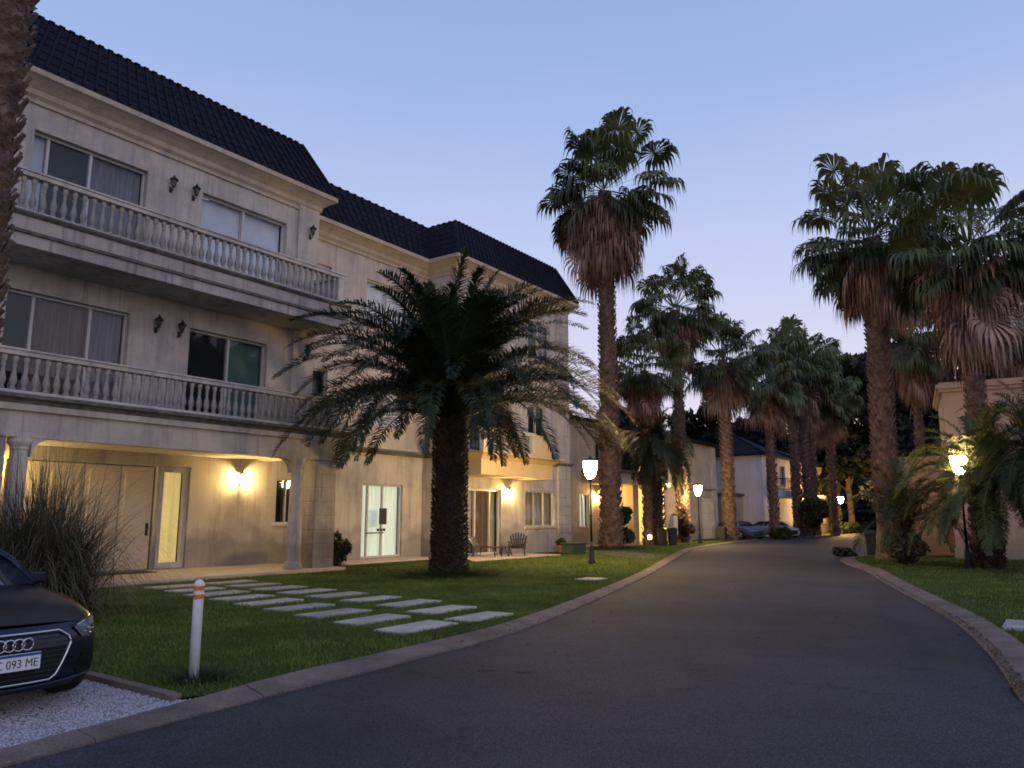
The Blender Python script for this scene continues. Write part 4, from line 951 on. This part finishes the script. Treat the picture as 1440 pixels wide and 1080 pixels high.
# ------------------------------------------------------------------ shrubs, clumps, broadleaf trees
def leaf_cloud(r, cents, rads, per, size, squash=.8, dens=None):
    V = []; T = []
    for c, rad in zip(cents, rads):
        n = per; u = unit(r.normal(0, 1, (n, 3))); rr = rad*r.uniform(.35, 1.05, n)**.5
        p = np.array(c) + u*rr[:,None]*np.array([1, 1, squash])
        a = unit(r.normal(0, 1, (n, 3))); b = unit(np.cross(a, r.normal(0, 1, (n, 3)))); s = size*r.uniform(.5, 1.4, n)[:,None]
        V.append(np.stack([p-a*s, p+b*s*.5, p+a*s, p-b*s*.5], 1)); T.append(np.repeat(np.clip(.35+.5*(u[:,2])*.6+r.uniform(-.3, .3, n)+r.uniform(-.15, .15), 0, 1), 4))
    V = np.concatenate(V).reshape(-1, 3); return V, np.arange(len(V)).reshape(-1, 4), np.concatenate(T)
def shrub(x, y, rx, h, label, seed, m='bush', name='shrub', per=260, size=.07, group=None, nc=9):
    r = np.random.default_rng(seed); e = empty(name, (x, y, 0), 0, label, 'shrub', group)
    C_ = [(r.uniform(-.6, .6)*rx, r.uniform(-.6, .6)*rx, h*r.uniform(.25, .78)) for _ in range(nc)]; rd = [rx*r.uniform(.4, .6) for _ in C_]
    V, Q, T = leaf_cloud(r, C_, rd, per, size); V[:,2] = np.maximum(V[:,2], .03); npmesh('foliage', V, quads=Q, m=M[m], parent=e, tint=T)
    mb = MB()
    for c in C_: mb.tube([(0,0,.02), (c[0]*.4, c[1]*.4, c[2]*.4), c], [.02,.014,.006], 5)
    mb.build('stem', M['trunk_dark'], e); return e
p = W(17.75, -19.3); shrub(p.x, p.y, .62, 1.15, 'round dark shrub between the portico pillar and the green lit door', 31)
shrub(12.9, 26.3, .6, 1.25, 'ragged brownish shrub under the palm fronds right of the road', 32, m='pampas', per=300, nc=11)
shrub(5.62, 41.0, .6, 2.5, 'tall dark shrub beside the foot of the tallest palm', 35, per=420, size=.12, nc=14)
shrub(10.6, 49.6, .7, 2.6, 'reddish climbing shrub around the foot of the yellow lit palm', 37, m='vine', per=320, size=.1, nc=12)
shrub(20.2, 59.4, .9, .9, 'low shrub at the foot of the palm by the parked cars', 38, size=.1)
shrub(24.6, 64.8, 1.1, 3.6, 'tall dark shrub before the ochre house', 39, per=420, size=.14, nc=14)
shrub(13.6, 32.6, .45, .3, 'low ground shrub at the tip of the right verge', 40)
# low hedges at the far bend
def hedge(x0, y0, x1, y1, h, wdt, label, seed):
    r = np.random.default_rng(seed); a = Vector((x0, y0)); b = Vector((x1, y1)); n = max(3, int((b-a).length/.6)); t = (b-a).normalized()
    C_ = [(*(a.lerp(b, k/n)-a), h*.5) for k in range(n+1)]; V, Q, T = leaf_cloud(r, C_, [wdt]*len(C_), 200 if wdt < 1.5 else 420, max(.12, wdt*.2), h*.6/wdt)
    V[:,2] = np.maximum(V[:,2], .02); e = empty('hedge', (x0, y0, 0), 0, label, 'hedge'); npmesh('foliage', V, quads=Q, m=M['bush'], parent=e, tint=T)
hedge(31.5, 77, 36, 83, 1.0, .5, 'low clipped hedge behind the farthest street lamp', 41)
hedge(22.5, 30.4, 30, 27.9, .6, .4, 'low hedge along the foot of the salmon building', 42)
# ornamental grass clump
r = np.random.default_rng(51)
e = empty('pampas_grass', (-7.5, 12.7, 0), 0, 'big ornamental grass clump with arching brown green leaves behind the car', 'ornamental grass')
V = []; Q = []; T = []
for k in range(3600):
    az = r.uniform(0, 2*np.pi); el = math.radians(np.clip(r.normal(66, 14), 28, 89)); L = r.uniform(1.5, 3.1); sag = r.uniform(.5, 1.8)
    b0 = np.array([r.normal(0, .28), r.normal(0, .28), .03]); d = np.array([math.cos(el)*math.cos(az), math.cos(el)*math.sin(az), math.sin(el)]); side = np.array([-math.sin(az), math.cos(az), 0])
    p = b0; n0 = len(V); tn = np.clip(r.uniform(0, .8)+.15*math.cos(az), 0, 1)
    for i in range(9):
        w_ = .0105*(1-i/8.3); V += [p-side*w_, p+side*w_]; T += [tn*(.6+.5*i/8)]*2
        d = unit(d + np.array([0, 0, -1.])*sag*.05*(i+1)); p = p + d*L/8
    Q += [(n0+2*i, n0+2*i+1, n0+2*i+3, n0+2*i+2) for i in range(8)]
npmesh('leaf_clump', V, quads=Q, m=M['pampas'], parent=e, tint=np.clip(T, 0, 1))
# broadleaf trees far behind
def tree(x, y, h, rad, label, seed, n=34, per=300, size=.40, name='broadleaf_tree', cr=.35):
    r = np.random.default_rng(seed); e = empty(name, (x, y, 0), 0, label, 'tree', 'dark trees closing the view')
    mb = MB(); top = h*.55; mb.tube([(0,0,0), (r.uniform(-.3,.3), r.uniform(-.3,.3), top*.5), (r.uniform(-.5,.5), r.uniform(-.5,.5), top)], [.35,.27,.2], 9)
    C_ = []; rd = []
    for k in range(n):
        a = k*2.4+r.uniform(-.4,.4); t = r.uniform(0, 1); q = rad*math.sqrt(r.uniform(.05, 1))*(1-.45*t)
        c = (math.cos(a)*q, math.sin(a)*q, h*(.22+.72*t)); C_.append(c); rd.append(rad*cr*r.uniform(.6, 1.1))
        if k % 2 == 0: mb.tube([(0,0,top*(.3+.6*t)), (c[0]*.5, c[1]*.5, (top*(.3+.6*t)+c[2])/2), c], [.13,.08,.03], 6)
    mb.build('trunk', M['trunk_grey'], e)
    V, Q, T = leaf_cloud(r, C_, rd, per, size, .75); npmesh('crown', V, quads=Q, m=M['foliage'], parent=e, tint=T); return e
tree(36, 84, 19, 5.5, 'tall dark tree behind the farthest street lamp', 61)
tree(42, 84, 23, 6.5, 'tallest dark tree at the bend left of the thick palm trunk', 62)
tree(43.5, 77, 17, 6, 'dark bushy tree right of the tallest tree at the bend', 63)
tree(36, 62, 10, 3.8, 'dark tree across the side road behind the thick palm trunk', 64)
tree(31, 58, 8, 2.8, 'small dark tree on the far corner of the side road', 68, size=.3)
tree(33, 52, 12, 4.2, 'dark tree across the side road near the salmon building', 65)
tree(9.5, 67, 11, 4.2, 'dark tree behind the townhouse roof', 75)
tree(17.5, 73, 12, 4.0, 'dark tree behind the white house between two palms', 76)
tree(30, 100, 14, 6, 'rounded dark tree beyond the ochre house', 66)
tree(14, 92, 12, 5, 'dark tree behind the roof of the white house', 67)
tree(52, 92, 17, 7, 'broad dark tree far behind at the right of the bend', 69)
tree(40, 50, 11, 4.5, 'dark tree behind the salmon building roof', 70)
tree(48, 66, 14, 6, 'wide dark tree between the two roads', 71)
tree(39, 78, 15, 4.6, 'dark leafy tree right behind the farthest street lamp', 74)
hedge(34.5, 68, 41, 77, 2.2, .9, 'dark tall hedge along the far bend right of the lamp', 43)
hedge(26, 112, 90, 104, 7.0, 3.0, 'far dark line of hedge closing the view between the trunks', 45)
hedge(31, 56.5, 34.5, 67, 1.6, .7, 'dark hedge on the far corner of the side road', 44)
tree(60, 110, 15, 8, 'very far broad tree closing the road view', 72, per=300, size=.5)
tree(44, 112, 14, 8, 'very far dark tree behind the hedge', 73, per=300, size=.5)

# ------------------------------------------------------------------ garden chairs and small things
def garden_chair(x, y, rz, label):
    e = empty('garden_chair', (x, y, .085), rz, label, 'garden chair', 'dark slatted garden chairs')
    m = M['plastic_dark']; mb = MB()
    for k in range(6): mb.obox((0, -.20+.085*k, .40-.022*k), (.26,0,0), (0,.036,-.008), (0,.002,.009))
    mb.build('seat', m, e); mb = MB()
    for k in range(7):                       # fan back
        t = (k-3)/3; x1 = t*.34; h = .62-.14*t*t; p0 = Vector((t*.20, .26, .30)); p1 = Vector((x1, .26+h*.38, .30+h))
        ax = (p1-p0)/2; sd = Vector((1,0,0)); nn = ax.cross(sd).normalized(); mb.obox((p0+p1)/2, ax, sd*.035, nn*.009)
    mb.tube([(-.30,.40,.62), (0,.43,.66), (.30,.40,.62)], .015, 6); mb.tube([(-.22,.32,.44), (.22,.32,.44)], .015, 6)
    mb.build('backrest', m, e)
    for sg in (-1, 1):
        MB().obox((sg*.34, -.02, .56), (.06,0,0), (0,.36,0), (0,0,.012)).build('armrest', m, e)
        MB().obox((sg*.31, -.30, .275), (.02,0,0), (0,.045,0), (0,0,.27)).build('leg', m, e)
        mb = MB(); a = Vector((sg*.28, -.32, .36)); b = Vector((sg*.28, .48, .03)); ax = (b-a)/2; mb.obox((a+b)/2, ax, (.014,0,0), ax.normalized().cross(Vector((1,0,0)))*.05)
        mb.obox((sg*.31, .26, .40), (.014,0,0), (0,.03,0), (0,0,.15)); mb.build('leg', m, e)
    return e
garden_chair(.22, 32.3, R(-6), 'dark garden chair with fan shaped back before the garden door')
e = empty('garden_bench', (-.95, 31.6, .085), R(62), 'low dark garden recliner half hidden behind the date palm trunk', 'garden chair')
mb = MB()
for k in range(9): mb.obox((0, -.45+.11*k, .34+.008*k), (.28,0,0), (0,.045,0), (0,0,.012))
mb.build('seat', M['plastic_dark'], e); mb = MB()
for k in range(5): mb.obox((-.22+.11*k, .66, .56), (.045,0,0), (0,.13,.17), (0,.012,-.009))
mb.build('backrest', M['plastic_dark'], e)
for (a, b) in ((-.25,-.4), (.25,-.4), (-.25,.45), (.25,.45)): MB().tube([(a,b,.34), (a*1.15,b*1.2,0)], .025, 6).build('leg', M['plastic_dark'], e)
e = empty('side_table', (-.35, 31.9, .085), R(10), 'low dark side table between the garden chair and the recliner', 'table')
MB().lathe([(.24,.36), (.24,.385)], (0,0,0), 16).build('table_top', M['plastic_dark'], e)
for k in range(3): a = k*2.09; MB().tube([(.08*math.cos(a), .08*math.sin(a), .36), (.2*math.cos(a), .2*math.sin(a), 0)], .018, 6).build('leg', M['plastic_dark'], e)

def place(name, mb, m, loc, rz, label, cat, bevel=.02):
    o = mb.build(name, m, bevel=bevel); o.location = loc; o.rotation_euler = (0, 0, rz); return tag(o, label, cat)
e = empty('utility_box', (2.7, 34.9, .05), PHI, 'low green utility box on the lawn behind the first street lamp', 'utility box')
MB().box(-.55, .55, -.3, .3, 0, .42).build('body', M['plastic_green'], e, bevel=.03); MB().box(-.6, .6, -.35, .35, .42, .48).build('lid', M['plastic_green'], e, bevel=.02)
def bin_(x, y, rz, label):
    e = empty('litter_bin', (x, y, .05), rz, label, 'bin', 'dark bins by the kerb')
    MB().lathe([(.25,0), (.30,.8), (.32,.82), (.32,.87)], (0,0,0), 4).build('body', M['plastic_dark'], e, bevel=.02)
    MB().lathe([(.34,.87), (.34,.92), (.2,1.0)], (0,0,0), 4).build('lid', M['plastic_dark'], e, bevel=.02)
bin_(8.4, 44.6, .3, 'dark bin before the porch, left of two'); bin_(9.15, 45.4, .9, 'dark bin before the porch, right of two'); bin_(15.0, 33.4, .5, 'dark green bin at the right kerb beside the thick palm trunk'); bin_(13.9, 52.5, .2, 'dark bin beside the palm at the townhouse corner')
e = empty('meter_cabinet', W(43.6,-18.9), PHI, 'pale meter cabinet on a short post beyond the bins', 'cabinet')
MB().box(-.3, .3, -.12, .12, .6, 1.7).build('cabinet', M['frame'], e, bevel=.02); MB().box(-.12, .12, -.08, .08, 0, .6).build('post', M['iron'], e)
for (s, y, lab) in ((33.4, 20.3, 'terracotta plant pot at the corner of the apartment building'), (30.9, 18.9, 'small terracotta pot below the ground floor window')):
    e = empty('plant_pot', W(s, -y, .04), 0, lab, 'plant pot')
    MB().lathe([(.12,0), (.17,.26), (.20,.27), (.20,.32), (.17,.32)], (0,0,0), 14).build('pot', M['terracotta'], e)
    rr = np.random.default_rng(int(s)); V, Q, T = leaf_cloud(rr, [(0,0,.5), (.1,0,.42), (-.1,.05,.44)], [.2,.16,.16], 90, .06); npmesh('plant', V, quads=Q, m=M['bush'], parent=e, tint=T)

# ------------------------------------------------------------------ cars
def ztop(x): return float(np.interp(x, [0,.10,.35,.8,1.2,1.45,2.5,3.6,4.05,4.25,4.32], [.70,.76,.83,.90,.955,.985,.99,1.0,1.0,.93,.80]))
def hw(x): return float(np.interp(x, [0,.12,.35,.8,1.5,2.6,3.6,4.1,4.32], [.74,.83,.875,.895,.90,.90,.895,.86,.78]))
def fx(y, z): return .30*(abs(y)/.88)**2.6 + float(np.interp(z, [.2,.35,.55,.68,.78], [.05,.0,.0,.035,.16]))
def profile(x):
    w_, zt = hw(x), ztop(x); zb = .20
    return [(0,zb), (.7*w_,zb), (.95*w_,zb+.05), (1.0*w_,zb+.16), (1.0*w_,.48), (.985*w_,.60), (.985*w_,min(.70, zt-.07)), (.93*w_,zt-.035), (.78*w_,zt), (.42*w_,zt+.018), (0,zt+.025)]
def make_car(name, paint, label, loc, rz, detailed=False, group=None):
    e = empty(name, loc, rz, label, 'car', group)        # local -y is forward; x to the car's left seen from the front = +x
    xs = [0,.05,.15,.35,.6,.9,1.2,1.5,2.0,2.6,3.1,3.6,3.95,4.2,4.32]
    mb = MB(); rows = []
    for i, x in enumerate(xs):
        pr = profile(x); row = []
        fade = max(0, 1-x/1.0)
        full = [(-a, b) for (a, b) in pr[::-1]] + pr[1:-1]
        for (a, b) in full: row.append((a, x + fade*fx(a, b)*1.0 + (-.25*(abs(a)/.88)**3*max(0, (x-3.6)/.7)), b))
        rows.append(row)
    n = len(rows[0])
    for r_ in rows: mb.v += r_
    for i in range(len(rows)-1):
        for k in range(n):
            k2 = (k+1) % n; mb.f.append((i*n+k, i*n+k2, (i+1)*n+k2, (i+1)*n+k))
    mb.f.append(tuple((len(rows)-1)*n+k for k in range(n)))
    # front fascia grid
    zs = np.linspace(.2, .70, 8); b = len(mb.v)
    pr0 = profile(0)[1:-1]
    for z in zs:
        wz = float(np.interp(z, [.2,.25,.36,.60,.64,.665,.70], [.52,.70,.74,.73,.725,.69,.58]))
        for q in np.linspace(-1, 1, 15): mb.v.append((q*wz, fx(q*wz, z)-.002, z))
    for i in range(7):
        for k in range(14): mb.f.append((b+i*15+k, b+i*15+k+1, b+(i+1)*15+k+1, b+(i+1)*15+k))
    mb.build('body', paint, e, smooth=True)
    # greenhouse
    gm = MB(); st = [(1.18,.66,.985,.985), (1.55,.72,.985,1.22), (1.95,.70,.99,1.40), (2.5,.70,.99,1.44), (3.2,.69,1.0,1.41), (3.75,.66,1.0,1.24), (4.08,.62,.99,1.0)]
    st = [(x + .24*max(0, (4.08-x)/2.9), a_, b_, c_) for (x, a_, b_, c_) in st]
    for (x, tw_, zb, zt) in st:
        k = (zt-zb)/.45; gm.v += [(-.80,x,zb-.02), (-.80+(.80-tw_+.08)*k,x,zt-.04*k), (-.40,x,zt), (.40,x,zt), (.80-(.80-tw_+.08)*k,x,zt-.04*k), (.80,x,zb-.02)]
    for i in range(len(st)-1):
        for k in range(5): gm.f.append((i*6+k, i*6+k+1, (i+1)*6+k+1, (i+1)*6+k))
    gm.build('window', M['car_glass'], e, smooth=True)
    rm = MB(); ys = [2.10, 2.6, 3.24, 3.67]; zz = [1.405, 1.45, 1.42, 1.29]
    for y_, z_ in zip(ys, zz): rm.v += [(-.66,y_,z_-.06), (-.40,y_,z_+.006), (.40,y_,z_+.006), (.66,y_,z_-.06)]
    for i in range(3):
        for k in range(3): rm.f.append((i*4+k, i*4+k+1, (i+1)*4+k+1, (i+1)*4+k))
    for sg in (-1, 1):
        rm.tube([(sg*.79,1.44,.99), (sg*.71,1.81,1.24), (sg*.65,2.12,1.37)], .035, 6); rm.tube([(sg*.65,2.12,1.37), (sg*.67,2.6,1.40), (sg*.67,3.3,1.37), (sg*.72,3.9,1.12), (sg*.76,4.1,.98)], .035, 6)
        rm.tube([(sg*.80,2.55,.98), (sg*.69,2.6,1.38)], .035, 6)
    rm.build('roof', paint, e, smooth=True)
    for sg in (-1, 1):
        mm = MB(); mm.obox((sg*.93, 1.82, 1.02), (.10,0,0), (0,.05,0), (0,0,.065)); mm.obox((sg*.84, 1.80, .98), (.06,0,0), (0,.03,0), (0,0,.02)); mm.build('wing_mirror', paint, e, bevel=.03)
        for yy in (.86, 3.45):
            wl_ = MB(); 
            prof = [(.20,-.11), (.315,-.11), (.335,-.08), (.335,.08), (.315,.11), (.20,.11)]
            for i, (a, b_) in enumerate(prof):
                for k in range(24):
                    q = 2*math.pi*k/24; wl_.v.append((sg*(.80)+b_*sg, yy+a*math.cos(q), .335+a*math.sin(q)))
            for i in range(5):
                for k in range(24): wl_.f.append((i*24+k, i*24+(k+1) % 24, (i+1)*24+(k+1) % 24, (i+1)*24+k))
            wo = wl_.build('wheel', M['rubber'], e, smooth=True)
            rim = MB()
            for k in range(5):
                q = 2*math.pi*k/5; rim.obox((sg*.89, yy+.11*math.cos(q), .335+.11*math.sin(q)), (.012,0,0), (0,.11*math.cos(q),.11*math.sin(q)), (0,-.03*math.sin(q),.03*math.cos(q)))
            rim.tube([(sg*.89, yy+.205*math.cos(2*math.pi*k/20), .335+.205*math.sin(2*math.pi*k/20)) for k in range(20)], .016, 5, True)
            rim.build('rim', M['chrome'], wo)
    # lamps
    def onface(y, z, off=.012): return (y, fx(y, z)-off, z)
    for sg in (-1, 1):
        hl = MB(); pl_ = [(.50,.665), (.585,.575), (.66,.57), (.735,.605), (.765,.665), (.775,.735), (.70,.715), (.60,.69)]
        c = Vector((sg*.65, fx(.65,.645)-.035, .65)); b = len(hl.v); hl.v.append(tuple(c))
        for (a, z) in pl_: hl.v.append((sg*a, fx(a, z)-.018 + (.05 if a > .72 else 0), z))
        hl.f += [(b, b+1+k, b+1+(k+1) % len(pl_)) for k in range(len(pl_))]
        ho = hl.build('headlight', M['headlamp'], e)
        if detailed:
            for (a, z) in ((.60,.615), (.655,.60), (.69,.63), (.635,.64)):
                MB().lathe([(.006,-.006), (.014,0), (.006,.006)], (sg*a, fx(a, z)-.042, z), 10).build('lens', M['chrome'], ho, smooth=True)
            MB().tube([(sg*.52, fx(.52,.67)-.03, .672), (sg*.62, fx(.62,.70)-.032, .698), (sg*.75, fx(.75,.725)-.02, .728)], .007, 5).build('light_strip', M['chrome'], ho)
            iv = MB(); q = [(.56,.28), (.72,.27), (.735,.40), (.66,.43), (.60,.44)]
            iv.v += [(sg*a, fx(a, z)-.012, z) for a, z in q]; iv.f.append(tuple(range(5))); iv.build('air_intake', M['car_black'], e)
    G_ = [(-.36,.655), (.36,.655), (.45,.60), (.47,.54), (.36,.31), (.31,.275), (-.31,.275), (-.36,.31), (-.47,.54), (-.45,.60)]
    gr = MB()
    for i in range(9):
        z = .29+.04*i; wz = float(np.interp(z, [.275,.31,.54,.60,.655], [.31,.36,.47,.45,.36]))
        row = [(q*wz, fx(q*wz, z)-.010, z) for q in np.linspace(-1, 1, 13)]
        gr.v += row
    for i in range(8):
        for k in range(12): gr.f.append((i*13+k, i*13+k+1, (i+1)*13+k+1, (i+1)*13+k))
    go = gr.build('grille', M['car_black'], e)
    if detailed:
        ring = []
        for i in range(len(G_)):
            a, b_ = G_[i], G_[(i+1) % len(G_)]; k = 8 if abs(a[0]-b_[0]) > .4 else 3
            for q in range(k): y_, z_ = a[0]+(b_[0]-a[0])*q/k, a[1]+(b_[1]-a[1])*q/k; ring.append(onface(y_, z_, .016))
        MB().tube(ring, .0105, 7, True).build('grille_frame', M['chrome'], go, smooth=True)
        sl = MB()
        for z in np.arange(.315, .64, .036):
            wz = float(np.interp(z, [.275,.31,.54,.60,.655], [.30,.34,.45,.43,.34])); sl.tube([onface(q*wz, z, .014) for q in np.linspace(-1, 1, 9)], .0045, 4)
        sl.build('slat', M['plastic_dark'], go)
        em = empty_part = MB()
        for k in range(4):
            cy = (k-1.5)*.066; em.tube([(cy+.044*math.cos(q), fx(0,.575)-.034, .578+.044*math.sin(q)) for q in np.linspace(0, 2*math.pi, 25)[:-1]], .0068, 6, True)
        em.build('badge', M['chrome'], e, smooth=True)
        pb = MB().box(-.20, .20, fx(0,.45)-.046, fx(0,.45)-.036, .385, .515); po = pb.build('number_plate', M['plate'], e, bevel=.003)
        MB().box(-.197, .197, fx(0,.45)-.049, fx(0,.45)-.0465, .492, .512).build('plate_band', M['plate_blue'], po)
        cu = bpy.data.curves.new('plate_text', 'FONT'); cu.body = 'AC 093 ME'; cu.size = .092; cu.align_x = 'CENTER'; cu.align_y = 'CENTER'; cu.extrude = .001; cu.offset = -.0006; cu.space_character = 1.05
        to = bpy.data.objects.new('plate_text_curve', cu); COL.objects.link(to); bpy.context.view_layer.update()
        me = bpy.data.meshes.new_from_object(to.evaluated_get(bpy.context.evaluated_depsgraph_get())); bpy.data.objects.remove(to)
        tt = link('plate_lettering', me, M['ink'], po); tt.location = (0, fx(0,.45)-.0485, .436); tt.rotation_euler = (R(90), 0, 0); tt.scale = (.80, 1, 1)
        lip = MB(); lip.tube([onface(q*.70, .235+.03*abs(q)**2, .02) for q in np.linspace(-1, 1, 15)], .012, 6); lip.build('bumper_lip', M['car_black'], e)
    for o in [e, *e.children_recursive]:
        if o.type == 'MESH' and o.parent is e:
            for v in o.data.vertices:
                if v.co.z > .7: v.co.z = .7 + (v.co.z-.7)*.83
    return e
cp = W(2.99, -6.86, .035)
make_car('parked_car', M['car_paint'], 'dark grey hatchback parked on the white gravel, its front facing the road', cp, PHI, True)
make_car('parked_car', M['blue_paint'], 'slate blue car parked beside the small porch, far down the road', (17.9, 57.8, .03), R(20), group='cars parked far down the road')
make_car('parked_car', M['silver_paint'], 'pale silver car parked behind the palm, farthest of the parked cars', (21.8, 61.6, .03), R(20), group='cars parked far down the road')
